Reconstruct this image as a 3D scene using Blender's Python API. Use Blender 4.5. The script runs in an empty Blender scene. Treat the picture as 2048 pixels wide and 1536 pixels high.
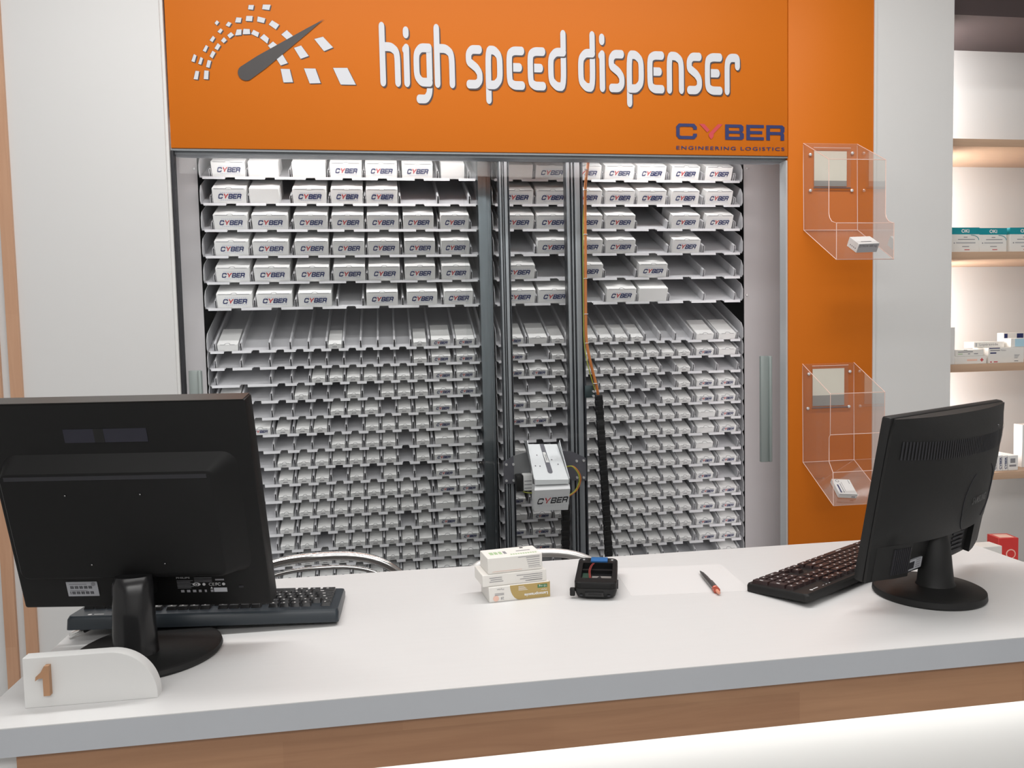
import bpy, bmesh, math, random
from mathutils import Vector, Matrix, Euler
random.seed(7)
PI = math.pi
R = math.radians
col = bpy.context.scene.collection
scene = bpy.context.scene

# ------------------------------------------------------------------ camera
EYE = 1.45                       # camera height above the floor; x=y=0 is under the camera
F_PX, YAW, PITCH, ROLL = 1573.34, 0.15165, -0.060767, -0.022441
cy_, sy_, cp_, sp_ = math.cos(YAW), math.sin(YAW), math.cos(PITCH), math.sin(PITCH)
FWD = Vector((sy_*cp_, cy_*cp_, sp_))
r0 = Vector((cy_, -sy_, 0)); u0 = r0.cross(FWD)
RGT = math.cos(ROLL)*r0 + math.sin(ROLL)*u0
UPV = -math.sin(ROLL)*r0 + math.cos(ROLL)*u0
cam_d = bpy.data.cameras.new('camera')
cam = bpy.data.objects.new('camera', cam_d)
col.objects.link(cam)
cam_d.sensor_width = 36.0
cam_d.lens = F_PX/2048*36
cam_d.clip_start = 0.02
m = Matrix((RGT, UPV, -FWD)).transposed().to_4x4()
m.translation = Vector((0, 0, EYE))
cam.matrix_world = m
scene.camera = cam

# ------------------------------------------------------------------ world, lights, exposure
world = bpy.data.worlds.new('world'); scene.world = world
world.use_nodes = True
world.node_tree.nodes['Background'].inputs[0].default_value = (0.9, 0.95, 1, 1)
world.node_tree.nodes['Background'].inputs[1].default_value = 0.3
scene.view_settings.view_transform = 'Standard'
scene.view_settings.look = 'None'
scene.view_settings.gamma = 1
scene.view_settings.use_curve_mapping = False
scene.view_settings.exposure = 0.13

def area(name, loc, size, power, color=(1, .985, .965), aim=(0, 0, -1), shape='RECTANGLE', spread=180):
    l = bpy.data.lights.new(name, 'AREA'); l.shape = shape
    l.size, l.size_y = size; l.energy = power; l.color = color; l.spread = R(spread)
    o = bpy.data.objects.new(name, l); col.objects.link(o); o.location = loc
    o.rotation_euler = Vector(aim).to_track_quat('-Z', 'Y').to_euler()
    return o
CEIL = 2.95
XLJ, XRJ = -.66, 1.34           # x of the added side fills behind the cabinet jambs
area('ceiling_lamp', (0.3, 1.55, CEIL-.06), (2.8, .14), 33)
area('ceiling_lamp', (-0.2, 0.2, CEIL-.06), (3.4, .5), 15)
area('ceiling_lamp', (0.3, -1.8, CEIL-.06), (4.2, .9), 68)
area('cabinet_lamp_and_fill', (.33, 2.60, 2.125), (1.75, .03), 6.0, (1, .98, .97), (0, .10, -1))
area('cabinet_lamp_and_fill', (XLJ, 2.50, 1.2), (.02, 1.7), 1.8, (1, .985, .98), (.9, .75, 0))  # added fill behind the left jamb, brightens the racks and liner
area('cabinet_lamp_and_fill', (XRJ, 2.50, 1.2), (.02, 1.7), 2.0, (1, .95, .95), (-.9, .75, 0))  # matching added fill behind the right jamb, not a known fitting
area('alcove_lamp', (1.885, 2.60, 1.75), (.03, 2.0), 13, (1, .965, .95), (1, .35, 0))
area('under_counter_lamp', (.05, 1.052, .893), (2.1, .016), 1.9, (1, .985, .95), (0, .15, -1))

# ------------------------------------------------------------------ helpers
def at(px, py, Y):
    """point of the plane y=Y seen at pixel (px,py) of the 2048x1536 frame"""
    v = FWD*F_PX + RGT*(px-1024) - UPV*(py-768)
    v = v*(Y/v.y); return Vector((v.x, v.y, v.z+EYE))
def onz(px, py, Z):
    v = FWD*F_PX + RGT*(px-1024) - UPV*(py-768)
    v = v*((Z-EYE)/v.z); return Vector((v.x, v.y, v.z+EYE))

MATS = {}
def mat(name, c, rough=.5, metal=0., noise=0., nscale=8., spec=.5, bump=0., emis=None, estr=1., coat=0., aniso=None):
    if name in MATS: return MATS[name]
    m = bpy.data.materials.new(name); m.use_nodes = True
    nt = m.node_tree; b = nt.nodes['Principled BSDF']
    b.inputs['Base Color'].default_value = (*c, 1)
    b.inputs['Roughness'].default_value = rough
    b.inputs['Metallic'].default_value = metal
    b.inputs['Specular IOR Level'].default_value = spec
    b.inputs['Coat Weight'].default_value = coat
    if emis:
        b.inputs['Emission Color'].default_value = (*emis, 1); b.inputs['Emission Strength'].default_value = estr
    if noise or bump:
        tc = nt.nodes.new('ShaderNodeTexCoord'); mp = nt.nodes.new('ShaderNodeMapping')
        if aniso: mp.inputs['Scale'].default_value = aniso
        n = nt.nodes.new('ShaderNodeTexNoise'); n.inputs['Scale'].default_value = nscale; n.inputs['Detail'].default_value = 5
        nt.links.new(tc.outputs['Object'], mp.inputs[0]); nt.links.new(mp.outputs[0], n.inputs['Vector'])
        if noise:
            mx = nt.nodes.new('ShaderNodeMix'); mx.data_type = 'RGBA'
            mx.inputs[6].default_value = (*[x*(1-noise) for x in c], 1); mx.inputs[7].default_value = (*[min(1, x*(1+noise)) for x in c], 1)
            nt.links.new(n.outputs[0], mx.inputs[0]); nt.links.new(mx.outputs[2], b.inputs['Base Color'])
        if bump:
            bp = nt.nodes.new('ShaderNodeBump'); bp.inputs['Strength'].default_value = bump; bp.inputs['Distance'].default_value = .002
            nt.links.new(n.outputs[0], bp.inputs['Height']); nt.links.new(bp.outputs[0], b.inputs['Normal'])
    MATS[name] = m; return m

def glassy(name, tint, gloss, rough=.02, diff=0., dcol=(1, .93, .9)):
    """clear sheet: straight-through light with a faint mirror and haze"""
    m = bpy.data.materials.new(name); m.use_nodes = True; nt = m.node_tree
    nt.nodes.remove(nt.nodes['Principled BSDF']); out = nt.nodes['Material Output']
    t = nt.nodes.new('ShaderNodeBsdfTransparent'); t.inputs[0].default_value = (*tint, 1)
    g = nt.nodes.new('ShaderNodeBsdfGlossy'); g.inputs['Roughness'].default_value = rough
    d = nt.nodes.new('ShaderNodeBsdfDiffuse'); d.inputs[0].default_value = (*dcol, 1)
    fr = nt.nodes.new('ShaderNodeFresnel'); fr.inputs[0].default_value = 1.3
    ml = nt.nodes.new('ShaderNodeMath'); ml.operation = 'MULTIPLY'; ml.inputs[1].default_value = gloss
    a = nt.nodes.new('ShaderNodeMixShader'); bmx = nt.nodes.new('ShaderNodeMixShader'); bmx.inputs[0].default_value = diff
    nt.links.new(fr.outputs[0], ml.inputs[0]); nt.links.new(ml.outputs[0], a.inputs[0])
    nt.links.new(t.outputs[0], bmx.inputs[1]); nt.links.new(d.outputs[0], bmx.inputs[2])
    nt.links.new(bmx.outputs[0], a.inputs[1]); nt.links.new(g.outputs[0], a.inputs[2]); nt.links.new(a.outputs[0], out.inputs[0])
    MATS[name] = m; return m

def wood(name, c1, c2, plank=(.35, .045), grain=(2, 30, 30), rough=.45, axes=(0, 1, 2)):
    m = bpy.data.materials.new(name); m.use_nodes = True; nt = m.node_tree; b = nt.nodes['Principled BSDF']
    b.inputs['Roughness'].default_value = rough
    tc = nt.nodes.new('ShaderNodeTexCoord'); sx = nt.nodes.new('ShaderNodeSeparateXYZ'); cb = nt.nodes.new('ShaderNodeCombineXYZ')
    nt.links.new(tc.outputs['Object'], sx.inputs[0])
    for i, a in enumerate(axes): nt.links.new(sx.outputs[a], cb.inputs[i])
    br = nt.nodes.new('ShaderNodeTexBrick'); br.inputs['Scale'].default_value = 1
    br.inputs['Brick Width'].default_value = plank[0]; br.inputs['Row Height'].default_value = plank[1]
    br.inputs['Mortar Size'].default_value = 0.0; br.inputs['Color1'].default_value = (.25, .25, .25, 1); br.inputs['Color2'].default_value = (.9, .9, .9, 1)
    br.offset = .43
    nt.links.new(cb.outputs[0], br.inputs['Vector'])
    mp = nt.nodes.new('ShaderNodeMapping'); mp.inputs['Scale'].default_value = grain
    n = nt.nodes.new('ShaderNodeTexNoise'); n.inputs['Scale'].default_value = 2.2; n.inputs['Detail'].default_value = 7; n.inputs['Distortion'].default_value = 1.2
    nt.links.new(cb.outputs[0], mp.inputs[0]); nt.links.new(mp.outputs[0], n.inputs['Vector'])
    ad = nt.nodes.new('ShaderNodeMath'); ad.operation = 'MULTIPLY_ADD'; ad.inputs[1].default_value = .45
    nt.links.new(br.outputs[0], ad.inputs[0])
    m2 = nt.nodes.new('ShaderNodeMath'); m2.operation = 'MULTIPLY'; m2.inputs[1].default_value = .7
    nt.links.new(n.outputs[0], m2.inputs[0]); nt.links.new(m2.outputs[0], ad.inputs[2])
    mx = nt.nodes.new('ShaderNodeMix'); mx.data_type = 'RGBA'; mx.inputs[6].default_value = (*c1, 1); mx.inputs[7].default_value = (*c2, 1)
    nt.links.new(ad.outputs[0], mx.inputs[0]); nt.links.new(mx.outputs[2], b.inputs['Base Color'])
    MATS[name] = m; return m

M_white = mat('white_laminate', (.70, .70, .69), .5, noise=.02, nscale=3)
M_wall = mat('white_wall_panel', (.68, .68, .675), .55, noise=.015, nscale=2)
M_grey_wall = mat('pillar_grey_white', (.70, .70, .69), .55, noise=.015, nscale=2)
M_orange = mat('orange_vinyl', (.61, .155, .008), .5, spec=.2, noise=.02, nscale=2)
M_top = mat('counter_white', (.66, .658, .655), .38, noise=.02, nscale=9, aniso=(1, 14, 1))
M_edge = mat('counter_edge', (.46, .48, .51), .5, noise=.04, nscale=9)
M_beech = wood('beech_wood', (.26, .125, .065), (.44, .245, .135), axes=(0, 2, 1))
M_lath = wood('beech_lath', (.45, .24, .14), (.60, .36, .23), plank=(.6, .06), axes=(2, 0, 1))
M_number = mat('carved_wood', (.42, .23, .125), .5, noise=.15, nscale=30)
M_tray = mat('tray_white_paint', (.60, .60, .62), .38, noise=.02, nscale=8)
M_div = mat('divider_white_paint', (.62, .62, .64), .35)
M_box = mat('carton_white', (.80, .80, .79), .6, noise=.02, nscale=30)
M_flap = mat('carton_cut', (.16, .16, .17), .8)
M_navy = mat('print_navy', (.015, .025, .12), .6)
M_red = mat('print_red', (.55, .05, .06), .6)
M_faint = mat('print_faint_blue', (.50, .54, .66), .6)
M_black = mat('print_black', (.02, .02, .025), .6)
M_dark = mat('dark_interior', (.045, .048, .055), .55, noise=.2, nscale=3)
M_anod = mat('anodised_dark', (.055, .06, .07), .35, metal=.4)
M_alu = mat('aluminium', (.30, .32, .34), .42, metal=.5, noise=.05, nscale=5, aniso=(60, 60, 1))
M_alu2 = mat('aluminium_matt', (.62, .64, .65), .45, metal=.5, noise=.03, nscale=5)
M_galv = mat('galvanised_steel', (.20, .23, .25), .28, metal=.9, noise=.25, nscale=6, aniso=(12, 12, 1))
M_liner = mat('brushed_liner', (.50, .48, .485), .45, metal=0., noise=.05, nscale=3, aniso=(8, 8, 1))
M_plate = mat('carriage_plate', (.13, .13, .15), .45, metal=.3)
M_chrome = mat('chrome', (.75, .75, .74), .12, metal=1)
M_screw = mat('screw_steel', (.8, .8, .8), .25, metal=.4)
M_plas = mat('black_plastic', (.004, .004, .0042), .5, spec=.3, noise=.1, nscale=60)
M_plas2 = mat('black_plastic_gloss', (.010, .010, .011), .22)
M_plas3 = mat('charcoal_plastic', (.011, .011, .011), .5, spec=.35, noise=.08, nscale=80, bump=.1)
M_bronze = mat('bezel_edge', (.045, .04, .036), .35)
M_bluegrey = mat('keyboard_edge_bluegrey', (.022, .030, .038), .35)
M_key = mat('keycap_black', (.018, .018, .019), .30)
M_key2 = mat('keycap_brownblack', (.028, .015, .015), .38)
M_legend = mat('key_legend', (.62, .62, .62), .6)
M_label = mat('label_grey', (.42, .43, .46), .5)
M_lightink = mat('light_ink', (.45, .45, .46), .6)
M_gold = mat('gold_print', (.46, .33, .12), .5)
M_green = mat('print_green', (.05, .19, .08), .5)
M_lgreen = mat('print_light_green', (.40, .55, .33), .5)
M_ink = mat('print_grey_ink', (.25, .25, .27), .6)
M_softbox = mat('medicine_card', (.80, .78, .74), .5)
M_teal = mat('teal_print', (.0, .27, .32), .4)
M_redbox = mat('red_carton', (.60, .035, .03), .4)
M_pale = mat('pale_print', (.85, .55, .45), .5)
M_cable = mat('orange_cable', (.62, .20, .045), .45)
M_gwire = mat('green_yellow_wire', (.42, .45, .06), .45)
M_rwire = mat('red_wire', (.22, .03, .025), .45)
M_chain = mat('chain_black', (.006, .006, .007), .5)
M_blue = mat('scanner_blue', (.02, .13, .36), .35)
M_pcb = mat('bay_green', (.02, .06, .04), .5)
M_pen = mat('pen_grey', (.16, .15, .15), .3, metal=.7)
M_penred = mat('pen_copper_red', (.50, .10, .06), .25, metal=.3)
M_handle = mat('grip_grey_green', (.30, .34, .33), .4, metal=.3)
M_seat = mat('seat_black', (.03, .03, .035), .7)
M_floor = mat('floor_grey', (.42, .42, .42), .4, noise=.08, nscale=2)
M_ceil = mat('ceiling_white', (.8, .8, .8), .8)
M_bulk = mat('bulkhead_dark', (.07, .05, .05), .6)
M_card = mat('cream_card', (.86, .83, .72), .6)
M_cardg = mat('card_grey', (.33, .32, .30), .6)
M_needle = mat('needle_dark', (.04, .035, .035), .5)
M_vwhite = mat('vinyl_white', (.60, .615, .65), .5)
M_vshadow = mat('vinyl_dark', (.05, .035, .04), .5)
M_led = mat('led_strip', (.9, .9, .9), .5, emis=(1, .98, .94), estr=7)
M_paper = mat('paper', (.675, .67, .668), .6)
M_glass = glassy('door_glass', (.97, .975, .975), .55, .01, 0.0)
M_acryl = glassy('acrylic_sheet', (.975, .975, .975), .35, .05, .045)
M_acedge = mat('acrylic_edge', (.86, .62, .54), .25)

class MB:
    """collects shapes into one mesh"""
    def __init__(s, M=None): s.v = []; s.f = []; s.mi = []; s.mats = []; s.M = M or Matrix()
    def mid(s, m):
        if m not in s.mats: s.mats.append(m)
        return s.mats.index(m)
    def add(s, vs, fs, m, M=None):
        o = len(s.v); T = s.M @ M if M is not None else s.M
        s.v += [T @ Vector(v) for v in vs]; k = s.mid(m)
        for f in fs: s.f.append([i+o for i in f]); s.mi.append(k)
        return s
    def box(s, a, b, m, M=None):
        x0, y0, z0 = a; x1, y1, z1 = b
        vs = [(x0, y0, z0), (x1, y0, z0), (x1, y1, z0), (x0, y1, z0), (x0, y0, z1), (x1, y0, z1), (x1, y1, z1), (x0, y1, z1)]
        return s.add(vs, [(0, 3, 2, 1), (4, 5, 6, 7), (0, 1, 5, 4), (1, 2, 6, 5), (2, 3, 7, 6), (3, 0, 4, 7)], m, M)
    def rbox(s, a, b, r, m, M=None, seg=2):
        bm = bmesh.new(); bmesh.ops.create_cube(bm, size=1)
        c = [(p+q)/2 for p, q in zip(a, b)]; d = [q-p for p, q in zip(a, b)]
        for v in bm.verts: v.co = Vector((v.co.x*d[0]+c[0], v.co.y*d[1]+c[1], v.co.z*d[2]+c[2]))
        bmesh.ops.bevel(bm, geom=bm.edges[:], offset=r, segments=seg, affect='EDGES', profile=.5)
        bm.verts.ensure_lookup_table()
        s.add([v.co.copy() for v in bm.verts], [[v.index for v in f.verts] for f in bm.faces], m, M); bm.free(); return s
    def prism(s, poly, h0, h1, m, axis='y', M=None):
        """poly of (a,b); axis = extrusion axis. y: (x,z); z: (x,y); x: (y,z)"""
        P = {'y': lambda a, b, h: (a, h, b), 'z': lambda a, b, h: (a, b, h), 'x': lambda a, b, h: (h, a, b)}[axis]
        n = len(poly); vs = [P(a, b, h0) for a, b in poly]+[P(a, b, h1) for a, b in poly]
        fs = [list(range(n)), list(range(2*n-1, n-1, -1))]+[(i, i+n, (i+1) % n+n, (i+1) % n) for i in range(n)]
        return s.add(vs, fs, m, M)
    def loft(s, rings, m, M=None, cap=True):
        n = len(rings[0]); vs = [p for r in rings for p in r]; fs = []
        for k in range(len(rings)-1):
            for i in range(n):
                j = (i+1) % n; fs.append((k*n+i, k*n+j, (k+1)*n+j, (k+1)*n+i))
        if cap: fs += [list(range(n-1, -1, -1)), [(len(rings)-1)*n+i for i in range(n)]]
        return s.add(vs, fs, m, M)
    def cyl(s, p0, p1, r, m, n=16, r1=None, M=None):
        p0, p1 = Vector(p0), Vector(p1); d = (p1-p0).normalized(); q = d.orthogonal().normalized(); w = d.cross(q)
        r1 = r if r1 is None else r1
        ring = lambda c, rr: [c+(q*math.cos(2*PI*i/n)+w*math.sin(2*PI*i/n))*rr for i in range(n)]
        return s.loft([ring(p0, r), ring(p1, r1)], m, M)
    def tube(s, pts, r, m, n=10, M=None, closed=False):
        pts = [Vector(p) for p in pts]; rings = []; q = None
        for i, p in enumerate(pts):
            if closed: d = (pts[(i+1) % len(pts)]-pts[i-1]).normalized()
            else: d = (pts[min(i+1, len(pts)-1)]-pts[max(i-1, 0)]).normalized()
            q = (d.orthogonal() if q is None else q-d*q.dot(d)).normalized(); w = d.cross(q)
            rings.append([p+(q*math.cos(2*PI*k/n)+w*math.sin(2*PI*k/n))*r for k in range(n)])
        if closed: rings.append(rings[0])
        return s.loft(rings, m, M, cap=not closed)
    def lathe(s, prof, m, c=(0, 0, 0), n=48, sx=1, sy=1, M=None):
        rings = [[(c[0]+r*sx*math.cos(2*PI*k/n), c[1]+r*sy*math.sin(2*PI*k/n), c[2]+z) for k in range(n)] for r, z in prof]
        return s.loft(rings, m, M)
    def quad(s, pts, m, M=None): return s.add(pts, [list(range(len(pts)))], m, M)
    def mesh(s, name, smooth=True):
        me = bpy.data.meshes.new(name); me.from_pydata([tuple(v) for v in s.v], [], s.f)
        for mt in s.mats: me.materials.append(mt)
        me.polygons.foreach_set('material_index', s.mi); me.update()
        bm = bmesh.new(); bm.from_mesh(me); bmesh.ops.recalc_face_normals(bm, faces=bm.faces); bm.to_mesh(me); bm.free()
        if smooth:
            me.shade_smooth(); me.set_sharp_from_angle(angle=R(38))
        return me
    def build(s, name, parent=None, label=None, smooth=True):
        return link(name, s.mesh(name, smooth), parent, label)
def link(name, me, parent=None, label=None, loc=None):
    o = bpy.data.objects.new(name, me); col.objects.link(o)
    if parent: o.parent = parent
    if loc is not None: o.location = loc
    if label: o['label'] = label
    return o
def tag(o, label, cat, group=None, kind=None):
    if label: o['label'] = label
    if cat: o['category'] = cat
    if group: o['group'] = group
    if kind: o['kind'] = kind
    return o
def thing(name, label, cat, loc=(0, 0, 0), rot=(0, 0, 0), group=None):
    o = bpy.data.objects.new(name, None); col.objects.link(o); o.location = loc; o.rotation_euler = rot
    o.empty_display_size = .05
    return tag(o, label, cat, group)
def struct(name, mb, label, cat):
    return tag(mb.build(name), label, cat, kind='structure')

# ------------------------------------------------------------------ lettering
def font_polys(txt, size=1., bold=0., sp=1., align='LEFT'):
    c = bpy.data.curves.new('t', 'FONT'); c.body = txt; c.size = size; c.offset = bold; c.space_character = sp
    c.align_x = align; c.resolution_u = 3
    o = bpy.data.objects.new('t', c); col.objects.link(o)
    dg = bpy.context.evaluated_depsgraph_get(); me = o.evaluated_get(dg).to_mesh()
    vs = [v.co.copy() for v in me.vertices]; fs = [list(p.vertices) for p in me.polygons]
    o.evaluated_get(dg).to_mesh_clear(); bpy.data.objects.remove(o); bpy.data.curves.remove(c)
    return vs, fs
TCACHE = {}
def text(mb, txt, org, ex, ez, h, m, w=None, bold=0., sp=1., align='LEFT', shear=0., M=None):
    """flat lettering: baseline start org, unit vectors ex, ez; h = cap height; w = total width"""
    k = (txt, bold, sp)
    if k not in TCACHE: TCACHE[k] = font_polys(txt, 1., bold, sp)
    vs, fs = TCACHE[k]
    x0 = min(v.x for v in vs); x1 = max(v.x for v in vs); y1 = .70
    sx = (w/(x1-x0)) if w else h/y1
    org, ex, ez = Vector(org), Vector(ex), Vector(ez)
    off = {'LEFT': 0, 'CENTER': -(x1-x0)*sx/2, 'RIGHT': -(x1-x0)*sx}[align]
    mb.add([org+ex*((v.x-x0)*sx+off+shear*v.y*h/y1)+ez*(v.y*h/y1) for v in vs], fs, m, M)

def stroke(mb, pts, w, m, place, seg=8):
    """round-capped polyline in glyph units; place((x,y)) -> 3d"""
    for i in range(len(pts)-1):
        (ax, ay), (bx, by) = pts[i], pts[i+1]; dx, dy = bx-ax, by-ay; L = math.hypot(dx, dy) or 1; a = math.atan2(dy, dx)
        poly = [(bx+w/2*math.cos(a-PI/2+PI*k/seg), by+w/2*math.sin(a-PI/2+PI*k/seg)) for k in range(seg+1)]
        poly += [(ax+w/2*math.cos(a+PI/2+PI*k/seg), ay+w/2*math.sin(a+PI/2+PI*k/seg)) for k in range(seg+1)]
        mb.quad([Vector(place(p))+Vector((0, -.00004*i, 0)) for p in poly], m)
def arc(pts, n=4):
    """soften the corners of a polyline"""
    out = [pts[0]]
    for i in range(1, len(pts)-1):
        p, q, r = pts[i-1], pts[i], pts[i+1]
        a = ((p[0]+2*q[0])/3, (p[1]+2*q[1])/3); b = ((r[0]+2*q[0])/3, (r[1]+2*q[1])/3)
        out += [((1-t)**2*a[0]+2*t*(1-t)*q[0]+t*t*b[0], (1-t)**2*a[1]+2*t*(1-t)*q[1]+t*t*b[1]) for t in [k/n for k in range(n+1)]]
    return out+[pts[-1]]
GL = {  # x 0..1 across the letter's centre lines, y in stroke units
 'h': [[(0, .5), (0, 6.75)], [(0, 4.5), (.6, 4.5), (1, 3.9), (1, .5)]],
 'i': [[(.5, .5), (.5, 4.4)], [(.5, 6.0), (.5, 6.35)]],
 'g': [[(1, 4.5), (.35, 4.5), (0, 3.8), (0, 1.3), (.35, .6), (1, .6)], [(1, 4.5), (1, -.5), (.7, -1.3), (.15, -1.3)]],
 's': [[(1, 4.5), (.3, 4.5), (0, 4.0), (0, 3.1), (.35, 2.75), (.7, 2.4), (1, 1.8), (1, .95), (.7, .5), (0, .5)]],
 'p': [[(0, -1.2), (0, 4.5), (.55, 4.5), (1, 3.8), (1, 1.2), (.6, .5), (0, .5)]],
 'e': [[(1, 4.5), (.35, 4.5), (0, 4.1), (0, .9), (.35, .5), (1, .5)], [(0, 2.6), (.8, 2.6)]],
 'd': [[(1, 6.6), (1, .5), (.45, .5), (0, 1.2), (0, 3.8), (.4, 4.5), (1, 4.5)]],
 'n': [[(0, .5), (0, 4.5), (.55, 4.5), (1, 3.9), (1, .5)]],
 'r': [[(0, .5), (0, 3.9), (.3, 4.5), (1, 4.5), (1, 3.5)]],
}
# squared block letters of the wordmark, unit height 1, stroke .22; list of convex polygons per letter
def _bar(x0, y0, x1, y1): return [(x0, y0), (x1, y0), (x1, y1), (x0, y1)]
CY = [
 ('C', 1.32, [[(0, .2), (.22, .24), (.22, .76), (0, .8)], [(0, .8), (.22, .76), (.30, .80), (.17, 1)], [(.30, .8), (1.02, .8), (1.15, 1), (.17, 1)], [(1.02, .8), (1.08, .72), (1.32, .80), (1.15, 1)], [(1.08, .62), (1.32, .62), (1.32, .8), (1.08, .74)],
           [(0, .2), (.22, .24), (.30, .2), (.17, 0)], [(.30, .2), (1.02, .2), (1.15, 0), (.17, 0)], [(1.02, .2), (1.08, .28), (1.32, .2), (1.15, 0)], [(1.08, .36), (1.32, .36), (1.32, .2), (1.08, .26)]]),
 ('Y', 1.50, [[(0, 1), (.32, 1), (.66, .60), (.50, .45)], [(1.20, 1), (1.50, 1), (.92, .38), (.60, .36)], [(.60, .36), (.92, .38), (.90, .18), (.60, .20)], [(.60, .20), (.90, .18), (.75, .0)]]),
 ('B', 1.22, [_bar(0, 0, .24, 1), _bar(.24, .8, 1.05, 1), _bar(.24, .41, 1.05, .59), _bar(.24, 0, 1.1, .2), [(1.05, .8), (1.05, 1), (1.19, .88), (1.19, .8)], [(.93, .56), (1.12, .52), (1.19, .62), (1.19, .84), (.93, .84)], [(.96, .44), (1.12, .5), (1.22, .38), (1.22, .18), (.96, .16)], [(1.1, 0), (1.22, .12), (1.22, .2), (1.1, .2)]]),
 ('E', 1.15, [_bar(0, 0, .24, 1), _bar(.24, .8, 1.15, 1), _bar(.24, .4, 1.04, .6), _bar(.24, 0, 1.15, .2)]),
 ('R', 1.20, [_bar(0, 0, .24, 1), _bar(.24, .8, 1.05, 1), _bar(.24, .36, 1.05, .56), [(1.05, .8), (1.05, 1), (1.2, .87), (1.2, .8)], [(.94, .5), (1.12, .48), (1.2, .58), (1.2, .84), (.94, .84)], [(.94, 0), (1.18, 0), (1.18, .40), (1.1, .5), (.94, .5)]]),
]
def wordmark(mb, org, ex, ez, w, h, m1, m2, shear=0., M=None):
    org, ex, ez = Vector(org), Vector(ex), Vector(ez); tot = sum(c[1] for c in CY)+.16*4; k = w/tot; x = 0; nn = ez.cross(ex)
    nn = -nn.normalized() if ex.cross(ez).y < 0 and nn.y > 0 else nn.normalized()
    if nn.y > 0: nn = -nn
    for ch, cw, polys in CY:
        for ip, pl in enumerate(polys):
            mb.quad([org+ex*((x+a)*k+shear*b*h)+ez*(b*h)+nn*(.00003*ip) for a, b in pl], m2 if ch == 'Y' else m1, M)
        x += cw+.16

Z = lambda z: z+EYE
# ------------------------------------------------------------------ room
struct('floor', MB().box((-3, -3.2, -.05), (4.2, 3.2, 0), M_floor), 'grey shop floor behind and in front of the counter', 'floor')
struct('ceiling', MB().box((-3, -3.2, CEIL), (4.2, 3.2, CEIL+.05), M_ceil), 'white shop ceiling above the counter', 'ceiling')
struct('wall_front', MB().box((-3, -3.25, 0), (4.2, -3.2, CEIL), M_wall), 'white wall of the shop facing the counter', 'wall')
struct('wall_left', MB().box((-3.05, -3.2, 0), (-3, 3.2, CEIL), M_wall), 'white side wall left of the counter', 'wall')
struct('wall_right', MB().box((4.2, -3.2, 0), (4.25, 3.2, CEIL), M_wall), 'white side wall right of the counter', 'wall')
struct('wall_back', MB().box((-3, 3.2, 0), (4.2, 3.25, CEIL), M_wall), 'white rear wall behind the dispensing machine', 'wall')
DP = 2.4                                   # plane of the panels behind the counter
XL, XS, XR = -.6016, 1.281, 1.578
w = MB(); w.box((-3, DP-.012, 0), (XL-.012, DP+.03, CEIL), M_wall); w.box((XL-.012, DP-.006, 0), (XL-.004, DP+.02, CEIL), M_white)
struct('wall_panel_left', w, 'tall white wall panel left of the orange machine front', 'wall')
for px, py, side in ((43, 1000, 'right'), (21, 1310, 'left')):
    c = at(px, py, DP-.03).x
    l = MB(); l.box((c-.0155, DP-.022, 0), (c+.0155, DP-.012, CEIL), M_lath)
    struct('trim_1' if side == 'right' else 'trim_2', l, 'upright beech lath on the white wall, the %s one of the pair' % side, 'trim')
w = MB(); w.box((XR+.004, DP, 0), (1.866, DP+.40, CEIL), M_grey_wall); w.box((XR, DP-.004, 0), (XR+.008, DP+.02, CEIL), M_white)
struct('wall_pillar', w, 'plain grey-white pillar between orange panel and lit shelves', 'wall')
w = MB(); w.box((1.866, DP+.36, 0), (4.2, DP+.40, CEIL), M_white)
struct('wall_alcove', w, 'white back of the lit shelf alcove on the right', 'wall')
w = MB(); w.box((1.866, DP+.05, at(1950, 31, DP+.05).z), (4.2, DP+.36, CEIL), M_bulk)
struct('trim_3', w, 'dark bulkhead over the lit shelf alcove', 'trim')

# ------------------------------------------------------------------ dispensing cabinet
cab = thing('dispensing_cabinet', 'wall-high medicine dispensing cabinet with orange lettered front behind the counter', 'dispensing machine', (0, DP, 0))
def cpart(name, mb, label=None, parent=None):
    mb.M = Matrix(); o = mb.build(name, parent or cab, label)
    for v in o.data.vertices: v.co.y -= DP
    return o
OT = at(960, 304, DP).z                    # lower edge of the orange header
hp = MB(); hp.rbox((XL, DP, OT), (XS-.0015, DP+.018, CEIL-.02), .0015, M_orange)
header = cpart('header_panel', hp, 'orange header panel')
sp_ = MB(); sp_.rbox((XS, DP-.001, .02), (XR, DP+.018, CEIL-.02), .0015, M_orange)
cpart('side_panel', sp_, 'orange upright side panel')

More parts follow.
